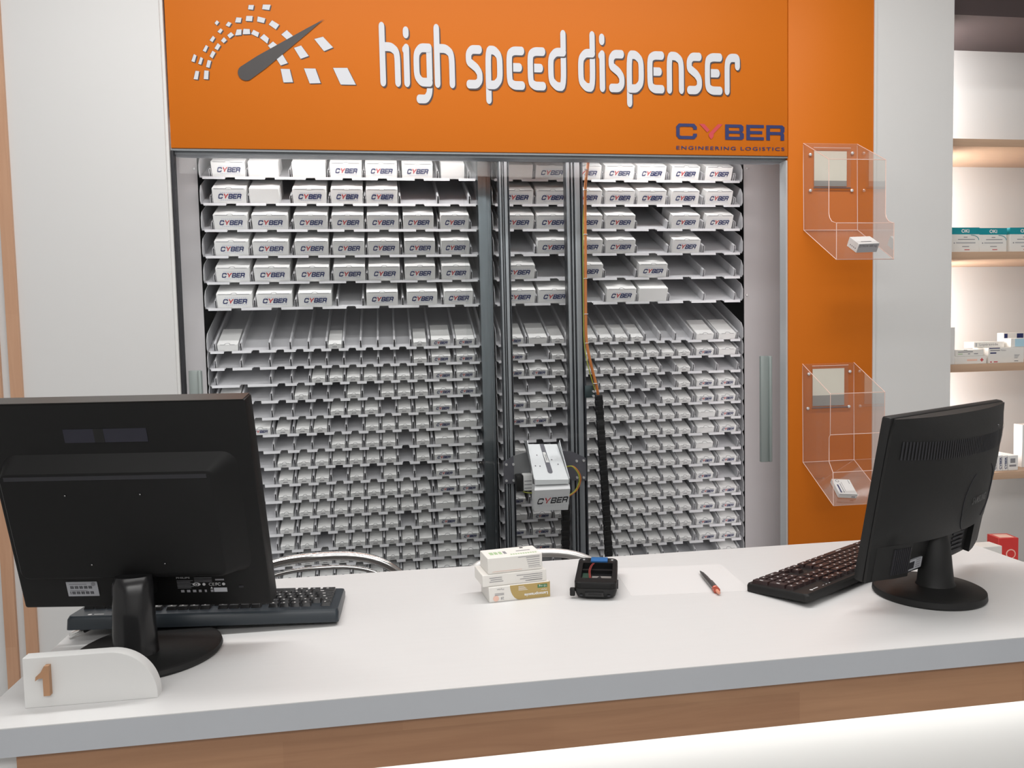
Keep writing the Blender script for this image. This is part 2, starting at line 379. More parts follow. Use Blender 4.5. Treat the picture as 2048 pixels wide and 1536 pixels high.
# lettering on the header
ex, ez = Vector((1, 0, 0)), Vector((0, 0, 1))
def header_text(off, y, m, name, label):
    mb = MB(); U = (at(1100, 94, DP).z-at(1100, 181, DP).z)/5.0*0.99
    zb = Z(.7435)
    L = [('h', 760, 801), ('i', 803, 824), ('g', 827.5, 864.5), ('h', 869, 909.5), ('s', 932, 964.5), ('p', 971, 1005), ('e', 1013, 1049), ('e', 1055, 1091),
         ('d', 1096, 1132), ('d', 1156, 1190), ('i', 1196, 1212), ('s', 1217, 1248), ('p', 1253, 1287), ('e', 1294, 1328), ('n', 1333, 1367), ('s', 1373, 1403), ('e', 1409, 1444), ('r', 1448.5, 1479)]
    k = 0
    for ch, a, b in L:
        xa, xb = at(a, 140, DP).x, at(b, 140, DP).x; sw = .0166
        if ch == 'i': sw = .0170; mid = (xa+xb)/2; xa, xb = mid-sw/2, mid+sw/2
        xa += sw/2; xb -= sw/2; W = max(xb-xa, 1e-4)
        for st in GL[ch]:
            k += 1; q = arc(st)
            pts = [(xa+x*W, zb+yy*U) for x, yy in q]
            # stroke in a space where both widths are one unit
            s2 = [((px-xa)/sw, (pz-zb)/U) for px, pz in pts]
            stroke(mb, s2, 1., m, lambda p, kk=k: (xa+p[0]*sw+off[0], y-.0006*(kk % 2), zb+p[1]*U+off[1]))
        if ch == 'i':
            stroke(mb, [(0, 4.25), (-.25, 4.25)], .9, m, lambda p: (xa+p[0]*sw+off[0], y-.0001, zb+p[1]*U+off[1]))
    return cpart(name, mb, label, header)
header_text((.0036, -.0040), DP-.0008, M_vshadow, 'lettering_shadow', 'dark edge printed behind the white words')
header_text((0, 0), DP-.0016, M_vwhite, 'lettering', 'white words high speed dispenser')
Q = ['670,55 725,55 715,105 663,100', '820,50 900,52 885,108 810,98', '335,215 360,235 335,268 312,245', '455,230 490,245 465,285 428,268', '540,185 595,188 585,240 527,238',
 '645,170 712,170 705,225 638,222', '765,175 845,195 830,245 757,228', '915,215 990,262 955,312 880,260', '1070,318 1140,385 1080,425 1012,365', '1220,480 1300,590 1215,620 1145,505',
 '1450,388 1555,500 1460,540 1358,412', '375,300 398,318 372,355 342,335', '295,378 318,400 290,445 260,425', '220,475 245,490 218,550 188,535', '165,600 190,615 170,682 140,672',
 '95,570 122,585 102,655 68,645', '112,745 150,750 135,838 92,832', '205,742 250,745 245,835 198,832', '240,632 277,640 258,715 222,705', '290,535 322,555 290,615 260,592',
 '345,455 375,480 345,530 310,510', '410,392 440,425 408,455 378,430', '485,340 515,370 470,405 445,372', '545,312 595,310 592,368 527,375', '615,305 680,308 685,360 608,362',
 '720,315 780,345 765,392 695,358', '830,360 882,405 865,460 788,400', '925,438 975,480 905,520 872,482', '1015,560 1080,665 1005,690 955,610', '1005,725 1100,727 1135,865 1035,868',
 '1250,720 1370,722 1425,875 1310,878', '1555,715 1705,715 1795,892 1635,890']
dw, ds = MB(), MB()
for q in Q:
    P = [tuple(map(float, a.split(','))) for a in q.split()]
    P3 = [at(370+a/5.251, b/5.251, DP) for a, b in P]
    dw.quad([(p.x, DP-.0016, p.z) for p in P3], M_vwhite)
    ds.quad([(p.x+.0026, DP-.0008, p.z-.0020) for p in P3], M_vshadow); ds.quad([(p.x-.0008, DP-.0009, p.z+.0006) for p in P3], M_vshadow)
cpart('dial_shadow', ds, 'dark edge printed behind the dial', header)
cpart('dial_segments', dw, 'white dial segments', header)
nd = MB()
c0 = at(370+640/5.251, 768/5.251, DP); tip = at(370+1462/5.251, 203/5.251, DP); rr = 74/5.251*DP/1573*1.02
d = (tip-c0); a0 = math.atan2(d.z, d.x); pl = [(c0.x+rr*math.cos(a0+PI/2+PI*k/20), c0.z+rr*math.sin(a0+PI/2+PI*k/20)) for k in range(21)]
for f, ww in ((.2, .93), (.5, .60), (.8, .27), (.92, .10)):
    pl.append((c0.x+d.x*f+rr*ww*math.sin(a0), c0.z+d.z*f-rr*ww*math.cos(a0)))
pl.append((tip.x+.0015, tip.z-.001)); pl.append((c0.x+d.x*.93, c0.z+d.z*.93)); pl.append((tip.x-.002, tip.z))
for f, ww in ((.92, .10), (.8, .27), (.5, .60), (.2, .93)):
    pl.append((c0.x+d.x*f-rr*ww*math.sin(a0), c0.z+d.z*f+rr*ww*math.cos(a0)))
nd.quad([(a, DP-.0024, b) for a, b in pl], M_needle)
cpart('dial_needle', nd, 'dark dial needle', header)
lg = MB(); A, B = at(1352.3, 278, DP), at(1568.5, 281, DP); T = at(1352.3, 247, DP)
wordmark(lg, (A.x, DP-.0016, A.z), ex, ez, B.x-A.x, T.z-A.z, M_navy, M_red)
A2 = at(1352.5, 298.7, DP)
text(lg, 'ENGINEERING LOGISTICS', (A2.x, DP-.0016, A2.z), ex, ez, .0105, M_navy, w=B.x-A2.x, bold=.012, sp=1.25)
cpart('company_logo', lg, 'navy and red wordmark with small lettering below', header)

fr = MB()      # sliding track and frame
fr.box((XL, DP+.004, OT-.006), (XS, DP+.10, OT-.0005), M_alu)
fr.box((XL, DP+.018, OT-.013), (XS, DP+.060, OT-.006), M_alu)
fr.box((XL-.002, DP+.002, .02), (XL+.005, DP+.03, OT-.006), M_black)
fr.box((XS-.006, DP+.004, .02), (XS-.0005, DP+.045, OT-.013), M_alu2)
cpart('sliding_track', fr, 'grey metal track and frame under the orange header')
KY = 2.75; KK = KY/2.52
YL = 2.775
xl0 = at(399, 500, YL).x
ln = MB(); ln.box((XL-.12, YL, .1), (xl0+.004, YL+.003, 2.2), M_liner); cpart('left_liner', ln, 'brushed metal liner left of the racks')
xr0 = at(1490, 500, YL).x
ln = MB(); ln.box((xr0-.004, YL, .1), (XR+.1, YL+.003, 2.2), M_liner); cpart('right_liner', ln, 'brushed metal liner right of the racks')
for px, py in ((1494, 336), (1494, 590), (388, 337)):
    sb = MB(); p = at(px, py, YL-.001); sb.lathe([(0, .004), (.004, .0035), (.0055, 0)], M_screw, n=12, M=Matrix.Translation(p) @ Matrix.Rotation(PI/2, 4, 'X'))
    o = sb.build('liner_screw', cab, 'small bolt head on a metal liner')
    for v in o.data.vertices: v.co.y -= DP
ib = MB()
ib.box((XL-.12, 3.14, .05), (XR, 3.16, 2.35), M_dark); ib.box((XL-.12, DP+.06, .03), (XR, 3.15, .05), M_dark)
ib.box((XL-.14, DP+.03, .05), (XL-.12, 3.15, 2.35), M_dark); ib.box((XR-.02, DP+.03, .05), (XR, 3.15, 2.35), M_dark)
ib.box((XL-.12, DP+.02, 2.35), (XR, 3.15, 2.37), M_dark)
cpart('inner_shell', ib, 'dark inside of the cabinet')
pc = at(957, 500, KY-.03).x; pd = at(985, 500, KY-.03).x
ps = MB(); ps.box((pc+.003, KY-.03, .1), (pc+.030, KY+.02, 2.3), M_galv); ps.box((pc+.030, KY-.012, .1), (pd, KY+.02, 2.3), M_galv)
cpart('rack_post', ps, 'galvanised steel post between the two racks')
lf = MB(); lf.box((-.55, 2.58, 2.13), (1.2, 2.62, 2.145), M_alu2)
cpart('strip_light_housing', lf)

# ------------------------------------------------------------------ sliding glass doors
def glass_door(xa, xb, y, label, hx, hz0, hz1, side):
    t = thing('sliding_glass_door', label, 'glass door', ((xa+xb)/2, y, .06), group=None)
    c = (xa+xb)/2
    g = MB(); g.box((xa-c, -.002, 0), (xb-c, .002, OT-.02-.06), M_glass); g.build('glass_pane', t)
    h = MB(); s = side
    h.rbox((hx-c-.018, -.016, hz0-.06), (hx-c+.010, -.003, hz1-.06), .002, M_handle)
    h.rbox((hx-c+.008, -.024, hz0-.06), (hx-c+.019, -.003, hz1-.06), .004, M_handle)
    h.build('handle', t, 'grey-green vertical grip')
hp1, hp2 = at(1535, 712, DP+.02), at(1535, 925, DP+.02)
glass_door(.235, XS-.004, DP+.046, 'right sliding glass door with a long grip near the orange side panel', hp1.x, hp2.z, hp1.z, 1)
hq = at(390, 741, DP+.02)
glass_door(XL+.004, .31, DP+.032, 'left sliding glass door with its grip near the white wall', hq.x, hq.z-.315, hq.z, -1)

# ------------------------------------------------------------------ trays, dividers and cartons
TH = R(25); SL = .36
Dl = [.038, .166, .315, .452, .578, .706, .848, .966]
Dl6 = [.037, .172, .318, .466, .560, .706, .854, .976]
Ds = [.026, .117, .218, .292, .357, .421, .483, .546, .609, .670, .731, .800, .896, .976]
Ds9 = [Ds[0]]+Ds[2:]
Rl = [.026, .163, .299, .432, .561, .692, .837, .967]
Rs = [.024, .12, .209, .279, .344, .405, .467, .53, .593, .656, .718, .791, .889, .978]
WR = .845*KK
def tray_mesh(div, large):
    mb = MB(); nw = .0125 if large else .0095; t = .0014; lh = .0105; tab = .013
    mb.box((0, tab, 0), (WR, SL, t), M_tray)
    edges = [0.]
    for a, b in zip(div[:-1], div[1:]):
        c = (a+b)/2*WR+(.003 if large else 0); edges += [c-nw, c+nw]
    edges.append(WR)
    for a, b in zip(edges[0::2], edges[1::2]):
        e = .0035
        mb.prism([(a+(e if a > 0 else .010), 0), (b-(e if b < WR else .010), 0), (b, tab), (a, tab)], 0, t, M_tray, axis='z')
        a2, b2 = a+(e if a > 0 else .010), b-(e if b < WR else .010)
        mb.prism([(-.0045, -.0014), (.0012, .0058), (.0024, .0050), (.0024, .0), (-.003, -.0020)], a2, b2, M_tray, axis='x')
    for x in (0, WR-.0014):
        mb.prism([(.006, 0), (.000, .012), (.014, .042), (.034, .055), (SL, .055), (SL, 0)], x, x+.0014, M_tray, axis='x')
    mb.box((0, SL-.002, 0), (WR, SL, .03), M_tray)
    mb.box((.02, SL*.62, -.012), (.05, SL*.66, 0), M_dark)
    return mb.mesh('tray_base')
def div_mesh():
    mb = MB(); w, t, h = .0072, .0013, .031
    for s in (-1, 1):
        x0, x1 = sorted((s*w/2, s*(w/2-t)))
        mb.prism([(.006, .0015), (.005, h-.009), (.010, h-.003), (SL-.004, h-.003), (SL-.004, .0015)], x0, x1, M_div, axis='x')
    n = 6; out = [(-w/2, h-.0045)]+[(w/2*math.cos(PI-PI*k/n), h-.0045+.0045*math.sin(PI*k/n)) for k in range(n+1)]+[(w/2, h-.0045)]
    inn = [(a*(1-2*t/w), b-(t if b > h-.0044 else 0)) for a, b in reversed(out)]
    pr = out+inn
    mb.loft([[(a, .0055+(.0035 if b > h-.0046 else 0), b) for a, b in pr], [(a, SL-.004, b) for a, b in pr]], M_div, cap=False)
    nn = len(pr)//2
    for yy in (.0072,):
        for i in range(nn-1): mb.quad([(pr[i][0], yy, pr[i][1]), (pr[i+1][0], yy, pr[i+1][1]), (pr[-2-i][0], yy, pr[-2-i][1]), (pr[-1-i][0], yy, pr[-1-i][1])], M_div)
    return mb.mesh('divider')
DIVM = div_mesh()
def carton_mesh(w, d, h, kind, printed, notch=True):
    """front at y=0; tuck flap line and thumb notch on the top front edge"""
    mb = MB(); mb.rbox((0, 0, 0), (w, d, h), .0009, M_box, seg=1)
    e = .0004
    if notch:
        r = .0085 if kind != 's' else .0062; cx = w*.5; n = 10
        yl = -e if kind == 'l' else None
        if kind == 'l':
            # flap line on the face just under the top edge, notch in the top
            zc = h-.0016
            mb.quad([(w*.06, -e, zc-.0006), (w*.94, -e, zc-.0006), (w*.94, -e, zc+.0010), (w*.06, -e, zc+.0010)], M_flap)
            mb.quad([(cx+r*math.cos(PI*k/n), -e*1.5, zc+.0008-r*.0*math.sin(PI*k/n)-r*.40*math.sin(PI*k/n)) for k in range(n+1)], M_box)
            mb.tube([(cx+r*math.cos(PI*k/n), r*.85*math.sin(PI*k/n), h+.0002) for k in range(n+1)], .0009, M_flap, n=4)
        else:
            zl = h-.0016
            for a, b in ((.14, .86),):
                mb.quad([(w*a, -e, zl-.0004), (w*b, -e, zl-.0004), (w*b, -e, zl+.0010), (w*a, -e, zl+.0010)], M_flap)
            mb.quad([(cx+r*math.cos(PI*k/n), -e*1.5, zl+.0010-r*.32*math.sin(PI*k/n)) for k in range(n+1)], M_box)
            mb.tube([(cx+r*math.cos(PI*k/n), r*.9*math.sin(PI*k/n), h+.0002) for k in range(n+1)], .0008, M_flap, n=4)
    if printed:
        if kind == 'l':
            tw, th_, z0 = w*.67, h*.31, h*.34
        elif kind == 'm': tw, th_, z0 = w*.68, h*.38, h*.36
        else: tw, th_, z0 = w*.34, h*.20, h*.34
        x0 = (w-tw)/2-(.001)
        if kind != 's':
            wordmark(mb, (x0, -e, z0), (1, 0, 0), (0, 0, 1), tw, th_, M_navy, M_red, shear=.28)
            wordmark(mb, (x0+tw*.010, -e*2, z0-th_*.03), (1, 0, 0), (0, 0, 1), tw, th_, M_navy, M_red, shear=.28)
            for zz in (z0+th_*1.16, z0-th_*.36):
                for i in range(11):
                    xx = x0+tw*.12+i*tw*.085; mb.quad([(xx, -e, zz), (xx+tw*.05, -e, zz), (xx+tw*.055, -e, zz+th_*.13), (xx+tw*.005, -e, zz+th_*.13)], M_faint)
        else:
            for i in range(5):
                xx = x0+i*tw*.2; mb.quad([(xx, -e, z0), (xx+tw*.14, -e, z0), (xx+tw*.18, -e, z0+th_), (xx+tw*.04, -e, z0+th_)], M_ink)
    elif kind == 'l':
        for i in range(9):      # small black stamp near the rear top edge
            xx = w*.25+i*.0024; mb.quad([(xx, d*.62, h+e), (xx+.0016, d*.62, h+e), (xx+.0016, d*.62+.004, h+e), (xx, d*.62+.004, h+e)], M_ink)
    return mb.mesh('carton')
KINDS = {'l': (.0, .115, .052), 'm': (.0, .125, .0260), 's': (.0, .115, .0180)}
CM = {}
def carton(kind, w, printed, notch=True, hs=1.):
    k = (kind, round(w, 4), printed, notch, hs)
    if k not in CM:
        _, d, h = KINDS[kind]; CM[k] = carton_mesh(w, d, h*hs, kind, printed, notch)
    return CM[k]
ORD = ['first', 'second', 'third', 'fourth', 'fifth', 'sixth', 'seventh', 'eighth', 'ninth', 'tenth', 'eleventh', 'twelfth', 'thirteenth', 'fourteenth', 'fifteenth']
def ordw(i): return ORD[i]
zl = [(.4967-.0793*i)*KK for i in range(6)]+[(-.0310-.0525*i)*KK for i in range(17)]
def trayword(i): return '%s wide tray from the top' % ordw(i) if i < 6 else '%s narrow tray from the top' % ordw(i-6) if i-6 < 15 else 'a low narrow tray behind the counter'
# contents, one string per tray, one letter per channel: P printed, B blank end, N narrow blank, s small, b small without notch, x small and askew, . empty
LEFT = ['PBBPPPN', 'PBPPP..', 'PPPPPPP', 'PPPPPPP', 'PPPPPPP', 'PPP.PPP',
        'B....s....sPP', '..........sPP', '....sssssssPP', 'B..s..s.sssPP', '.....sss.ssP.', '.Psss..ssssPB', '.....ssss.sBB', '..sssssss.sPB', '..sss.s.s..PB',
        '..ssssssssxPP', '..ssssssssxBB', '..sssssss.sPB', '..ss.sssssbBP', '..sssssbssxBB', '..sssssssssBB', '.............', '.............']
RIGHT = ['BPPPPPP', 'PPPPPPP', 'PPPP.PP', '.PPP.P.', 'P.P.P..', 'PP.PB..',
         'PBs.ssss...BB', 'P.s.sssssbsPB', 'PPs.sssss.s..', '..s..ss.s.xPP', 'PBs.sss..ssPP', 'PP..sssssssBP', '....ss.ssssBP', 'B...sss.sssB.', '....sssssssPP',
         '....ssssssxP.', 'P...ssssssxPP', 'BPs.sssssssPP', 'PPs.sssssssPP', 'BPs.sssssssPP', '....sss.s...B', '.............', '.............']
TRM = {}
rackname = {'L': 'left rack', 'R': 'right rack'}
NB = 0
for side, x0, rows in (('L', at(399, 355, KY).x, LEFT), ('R', .334*KK, RIGHT)):
    if side == 'L': x0 = -.5545*KK
    for i, rowz in enumerate(zl):
        large = i < 6
        if side == 'L': div = Dl6 if i == 5 else Dl if large else (Ds9 if i == 8 else Ds)
        else: div = Rl if large else Rs
        key = (side, tuple(div))
        if key not in TRM: TRM[key] = tray_mesh(div, large)
        lab = 'white %s metal tray of the %s, %s' % ('wide-channel' if large else 'narrow-channel', rackname[side], '%s from the top' % ordw(i) if large else ('%s below the gap' % ordw(i-6) if i-6 < 15 else 'one of the two hidden lowest'))
        t = thing('sloping_tray', lab, 'shelf tray', (x0, KY, Z(rowz)), (TH, 0, 0), 'sloping trays of the %s' % rackname[side])
        link('tray_base', TRM[key], t)
        for dx in div: link('divider', DIVM, t, loc=(dx*WR, 0, 0))
        Mt = Matrix.Translation((x0, KY, Z(rowz))) @ Matrix.Rotation(TH, 4, 'X')
        full = Ds if side == 'L' and not large else div
        for c, ch in enumerate(rows[i]):
            if ch == '.': continue
            a, b = full[c]*WR+.0045, full[c+1]*WR-.0045
            cw = b-a
            rnd = random.Random(i*97+c*13+(5 if side == 'R' else 0))
            if large:
                kind = 'l'; w = min(cw-.002, .113-.0018*c+(.004 if c < 2 else 0)); hs = 1.
                if ch == 'N': w = .080
                off = .25+.2*rnd.random()
                if ch == 'B' and side == 'L': w = .096 if c == 1 else w; off = 0 if c == 1 else off
                me = carton(kind, round(w, 3), ch == 'P', ch == 'P'); nm = 'wide_carton'
            elif c < 2 or c > 10:
                kind = 'm'; w = min(cw-.002, .0655); me = carton(kind, round(w, 3), ch == 'P', True); nm = 'flat_carton'; off = rnd.choice((.15, .5, .5, .8))
            else:
                kind = 's'; w = min(cw-.003, .0450); me = carton(kind, round(w, 3), True, ch not in 'b'); nm = 'slim_carton'; off = .35+.25*rnd.random()
            slack = cw-w
            rz = R(rnd.uniform(-.6, .6)) if ch != 'x' else R(5)
            if slack < .004: rz *= .3
            o = bpy.data.objects.new(nm, me); col.objects.link(o)
            o.matrix_world = Mt @ Matrix.Translation((a+slack*min(off, .8), .0042+(.001 if ch != 'x' else .0), .0018)) @ Matrix.Rotation(rz, 4, 'Z')
            n = len(rows[i]); boxes = [k for k in range(n) if rows[i][k] != '.']
            fromr = n-1-c
            place = ('%s channel from the %s' % ((ordw(c), 'left') if (large and side == 'L') else (ordw(fromr), 'right')))
            row = ('%s wide tray' % ordw(i)) if large else ('%s narrow tray' % ordw(i-6))
            desc = {'P': 'printed', 'B': 'blank-ended', 'N': 'narrow blank', 's': 'slim', 'b': 'slim notchless', 'x': 'slim crooked'}[ch]
            size = {'l': 'tall ', 'm': 'flat ', 's': ''}[kind]
            lab = 'white %s%s carton, %s, %s, %s' % (size, desc, place, row, rackname[side])
            tag(o, lab, 'carton', {'l': 'tall cartons in the wide channels', 'm': 'flat cartons in the outer narrow channels', 's': 'slim cartons in the narrow channels'}[kind]+' of the '+rackname[side])
            NB += 1
print('CARTONS', NB)

# ------------------------------------------------------------------ picking robot
YG = 2.62
rob = thing('picking_robot', 'picking robot with silver chute running on two upright rails inside the cabinet', 'robot', (.5, YG, .05))
RO = Vector((.5, YG, .05))
def rpart(name, mb, label=None, parent=None):
    o = mb.build(name, parent or rob, label)
    for v in o.data.vertices: v.co -= RO
    return o
def rail(xa, xb, label):
    mb = MB(); w = xb-xa; g = w*.10
    mb.box((xa, YG+.012, .06), (xb, YG+.055, 2.08), M_anod)
    for f0, f1, mm in ((0, .16, M_alu), (.28, .36, M_alu), (.48, .80, M_alu), (.90, 1, M_anod)):
        mb.rbox((xa+w*f0, YG, .06), (xa+w*f1, YG+.02, 2.08), .001, mm)
    rpart('rail', mb, label)
x1, x2 = at(1001, 450, YG).x, at(1020, 450, YG).x; rail(x1, x2, 'left upright rail')
x3, x4 = at(1135, 450, YG).x, at(1167, 450, YG).x; rail(x3, x4, 'right upright rail')
mb = MB(); mb.box((x1-.05, YG+.01, .055), (x4+.05, YG+.06, .085), M_anod); mb.box((x1-.05, YG+.01, 2.08), (x4+.05, YG+.06, 2.11), M_anod)
rpart('cross_beam', mb)
Yp = YG-.008
def plate(pts, m, name, label, y=Yp, t=.004):
    P = [at(a, b, y) for a, b in pts]; mb = MB(); mb.prism([(p.x, p.z) for p in P], y, y+t, m, axis='y'); return rpart(name, mb, label)
pl1 = plate([(1007, 924), (1027, 912), (1029, 967.5), (1008, 967.5)], M_plate, 'carriage_plate', 'dark left carriage plate')
pl3 = plate([(1027, 912), (1050, 905), (1062, 906), (1062, 960), (1029, 967)], mat('carriage_grey', (.25, .255, .26), .45, metal=.3), 'carriage_plate', 'grey middle carriage plate', y=Yp+.001)
pl2 = plate([(1122, 902), (1144, 903), (1171.5, 915.6), (1173, 961), (1144, 961), (1122, 940)], M_plate, 'carriage_plate', 'dark right carriage plate')
sb1, sb2 = MB(), MB()
for q, s in (((1012.5, 929), sb1), ((1026.5, 928.7), sb1), ((1012.8, 961.5), sb1), ((1027, 961), sb1), ((1153, 922), sb2), ((1167, 921), sb2), ((1154, 955), sb2), ((1167.4, 955), sb2)):
    p = at(*q, Yp); s.cyl((p.x, Yp-.005, p.z), (p.x, Yp, p.z), .0042, M_screw, n=10)
rpart('bolts', sb1, 'steel bolt heads', pl1); rpart('bolts', sb2, 'steel bolt heads', pl2)
# chute: a channel sloping down toward the counter
Ya, Yb = 2.60, 2.475
tl, tr = at(1055.7, 888.3, Ya), at(1114, 888.3, Ya); bl, br = at(1070, 960, Yb), at(1137.7, 959, Yb)
mb = MB(); t = .003
mb.add([tl, tr, br, bl, tl-ez*t, tr-ez*t, br-ez*t, bl-ez*t], [(0, 1, 2, 3), (4, 7, 6, 5), (0, 4, 5, 1), (1, 5, 6, 2), (2, 6, 7, 3), (3, 7, 4, 0)], M_alu2)
bl2, br2 = at(1070, 970, Yb-.003), at(1137, 967.5, Yb-.003)
mb.add([bl, br, br2, bl2, bl+ex*0+Vector((0, .004, 0)), br+Vector((0, .004, 0)), br2+Vector((0, .004, 0)), bl2+Vector((0, .004, 0))], [(0, 1, 2, 3), (4, 7, 6, 5), (0, 4, 5, 1), (1, 5, 6, 2), (2, 6, 7, 3), (3, 7, 4, 0)], M_alu2)
for (p, q, s, pk) in ((tl, bl, -1, (1048, 880.5)), (tr, br, 1, (1120, 879))):
    up = at(*pk, Ya+.01); a = p.copy(); b = q.copy()
    prof = [a-ez*.004, up+ez*0, a+(b-a)*.12+ez*.026+ex*s*.003, a+(b-a)*.45+ez*.016+ex*s*.002, b+ez*.004+ex*s*.001, b-ez*.012]
    mb.add([v for v in prof]+[v+ex*s*.0022 for v in prof], [list(range(6)), [11, 10, 9, 8, 7, 6]]+[(i, (i+1) % 6, (i+1) % 6+6, i+6) for i in range(6)], M_alu2)
chute = rpart('chute', mb, 'silver sheet metal chute')
nrm = (br-bl).cross(tl-bl).normalized(); nrm = nrm if nrm.z > 0 else -nrm
def onch(u, v, h=.0006): return bl.lerp(br, u).lerp(tl.lerp(tr, u), v)+nrm*h
mb = MB(); n = 10
slot = [onch(.51+.075*math.cos(PI+PI*k/n)*1, .22+.05*math.sin(PI+PI*k/n)) for k in range(n+1)]+[onch(.545, 1.), onch(.40, 1.)]
mb.quad(slot, M_plate)
for u, v in ((.22, .68), (.66, .55), (.10, .38), (.24, .37), (.82, .42)):
    mb.quad([onch(u+.022*math.cos(2*PI*k/8), v+.018*math.sin(2*PI*k/8)) for k in range(8)], M_plate)
rpart('slot', mb, 'dark slot and holes in the chute', chute)
mb = MB(); mb.quad([onch(.455, .47, .0012), onch(.56, .47, .0012), onch(.52, .76, .0012), onch(.425, .76, .0012)], M_box)
for k in range(5): mb.quad([onch(.475, .53+.035*k, .0016), onch(.52, .53+.035*k, .0016), onch(.52, .548+.035*k, .0016), onch(.475, .548+.035*k, .0016)], M_ink)
rpart('chute_label', mb, 'small white label in the slot', chute)
# white cover under the chute
mb = MB(); Yc = 2.46
f = [at(1069, 981, Yc), at(1140.5, 977.6, Yc), at(1136, 1019.5, Yc+.02), at(1068.5, 1022, Yc+.02)]
g0 = [at(1070, 971, Yc+.02), at(1139, 968, Yc+.02)]
bk = [at(1063, 968, Yc+.12), at(1136, 966, Yc+.12), at(1132, 1008, Yc+.12), at(1064, 1016, Yc+.12)]
vs = f+g0+bk
mb.add(vs, [(0, 1, 2, 3), (0, 4, 5, 1), (4, 6, 7, 5), (0, 3, 9, 6, 4), (1, 5, 7, 8, 2), (3, 2, 8, 9), (6, 9, 8, 7)], mat('cover_white', (.78, .79, .80), .35))
cov = rpart('front_cover', mb, 'white printed cover under the chute')
exx = (f[1]-f[0]); W_ = exx.length; exx.normalize(); ezz = (f[0]-f[3]).normalized(); nn_ = ezz.cross(exx).normalized()
if nn_.y > 0: nn_ = -nn_
mb = MB(); o_ = f[3]+exx*W_*.07+ezz*(f[0]-f[3]).length*.32+nn_*.0008
exl = (exx+ezz*.03).normalized()
wordmark(mb, o_, exl, ezz, W_*.84, (f[0]-f[3]).length*.28, M_black, M_red, shear=.28)
for zz in (.66, .22):
    for i in range(11):
        p = f[3]+exx*W_*(.13+.075*i)+ezz*(f[0]-f[3]).length*zz+nn_*.0008
        mb.quad([p, p+exx*.003, p+exx*.003+ezz*.0012, p+ezz*.0012], M_faint)
rpart('cover_print', mb, 'black wordmark with a red letter', cov)
mb = MB(); a = at(1031, 949, YG-.03); b = at(1043, 981, YG-.03)
mb.rbox((a.x, YG-.05, b.z), (b.x+.004, YG-.010, a.z), .004, M_plas3); a = at(1043, 948, YG-.03); b = at(1064, 980, YG-.03)
mb.rbox((a.x+.003, YG-.05, b.z+.002), (b.x, YG-.012, a.z), .003, M_box)
for k in range(3): mb.box((a.x+.006, YG-.0505, b.z+.010+.012*k), (b.x-.004, YG-.0502, b.z+.0125+.012*k), M_ink)
rpart('motor', mb, 'black and white motor block beside the chute')
def curve3(pts, n=6):
    out = []
    P = [pts[0]]+list(pts)+[pts[-1]]
    for i in range(1, len(P)-2):
        p0, p1, p2, p3 = [Vector(q) for q in P[i-1:i+3]]
        for k in range(n):
            t = k/n; out.append(.5*((2*p1)+(p2-p0)*t+(2*p0-5*p1+4*p2-p3)*t*t+(3*p1-p0-3*p2+p3)*t**3))
    out.append(Vector(pts[-1])); return out
for dx, mm, nm, lab in ((0, M_cable, 'cable', 'orange cable loop'), (-2.6, M_gwire, 'cable', 'green and yellow wire loop')):
    mb = MB(); mb.tube(curve3([at(1133+dx, 934, YG-.03), at(1147+dx, 933, YG-.04), at(1159+dx, 947, YG-.045), at(1161+dx, 963, YG-.045), at(1153+dx, 981, YG-.045), at(1137+dx, 993, YG-.05)]), .0022, mm, n=8)
    rpart(nm, mb, lab)
mb = MB(); mb.tube(curve3([at(1040, 980, YG-.03), at(1052, 985, YG-.05), at(1066, 986, YG-.05)]), .0016, M_gwire, n=6); rpart('cable', mb, 'thin wire under the motor')
def chain(name, path, y, w, label):
    """drag chain: one link body after another along the path"""
    P = [at(a, b, y) for a, b in path]; mb = MB(); L = .0165
    pts = []
    for a, b in zip(P[:-1], P[1:]):
        n = max(1, int((b-a).length/L)); pts += [a.lerp(b, k/n) for k in range(n)]
    pts.append(P[-1])
    for i, (a, b) in enumerate(zip(pts[:-1], pts[1:])):
        d = (b-a).normalized(); ang = math.atan2(d.x, -d.z); M = Matrix.Translation((a+b)/2) @ Matrix.Rotation(-ang, 4, 'Y')
        ww = w if i % 2 else w*.90
        mb.rbox((-ww/2, -.010, -L*.56), (ww/2, .010, L*.56), .002, M_chain, M=M, seg=1)
        mb.box((-w*.32, -.0115, -L*.20), (w*.32, -.010, L*.20), M_plas3, M=M)
    return rpart(name, mb, label)
chain('cable_chain', [(1197, 790), (1203, 880), (1210, 980), (1218, 1120), (1219, 1190)], 2.57, .026, 'long black cable chain right of the rails')
chain('cable_chain', [(1131, 1010), (1131, 1120), (1131, 1190)], YG-.03, .028, 'short black cable chain under the cover')
mb = MB(); mb.tube(curve3([at(1178, 300, 2.56), at(1176, 330, 2.56), at(1170.5, 380, 2.56), at(1171, 500, 2.56), at(1171.5, 620, 2.56), at(1173, 680, 2.56), at(1181, 725, 2.56), at(1193, 772, 2.565), at(1197, 795, 2.575)]), .0047, M_cable, n=10)
oc = rpart('cable', mb, 'orange cable hanging from the top of the cabinet')
mb = MB(); mb.tube(curve3([at(1173, 380, 2.568), at(1166.5, 440, 2.568), at(1167, 620, 2.568), at(1169, 690, 2.568), at(1177, 735, 2.568), at(1190, 780, 2.57)]), .0018, M_gwire, n=8)
rpart('cable', mb, 'thin green and yellow wire beside the orange cable')
mb = MB()
for a, b in ((1171, 339), (1170.5, 380), (1171, 469), (1171.5, 557), (1172, 628), (1174, 686), (1190, 767)):
    p = at(a, b, 2.56); mb.box((p.x-.0055, 2.553, p.z-.001), (p.x+.0055, 2.567, p.z+.001), M_box)
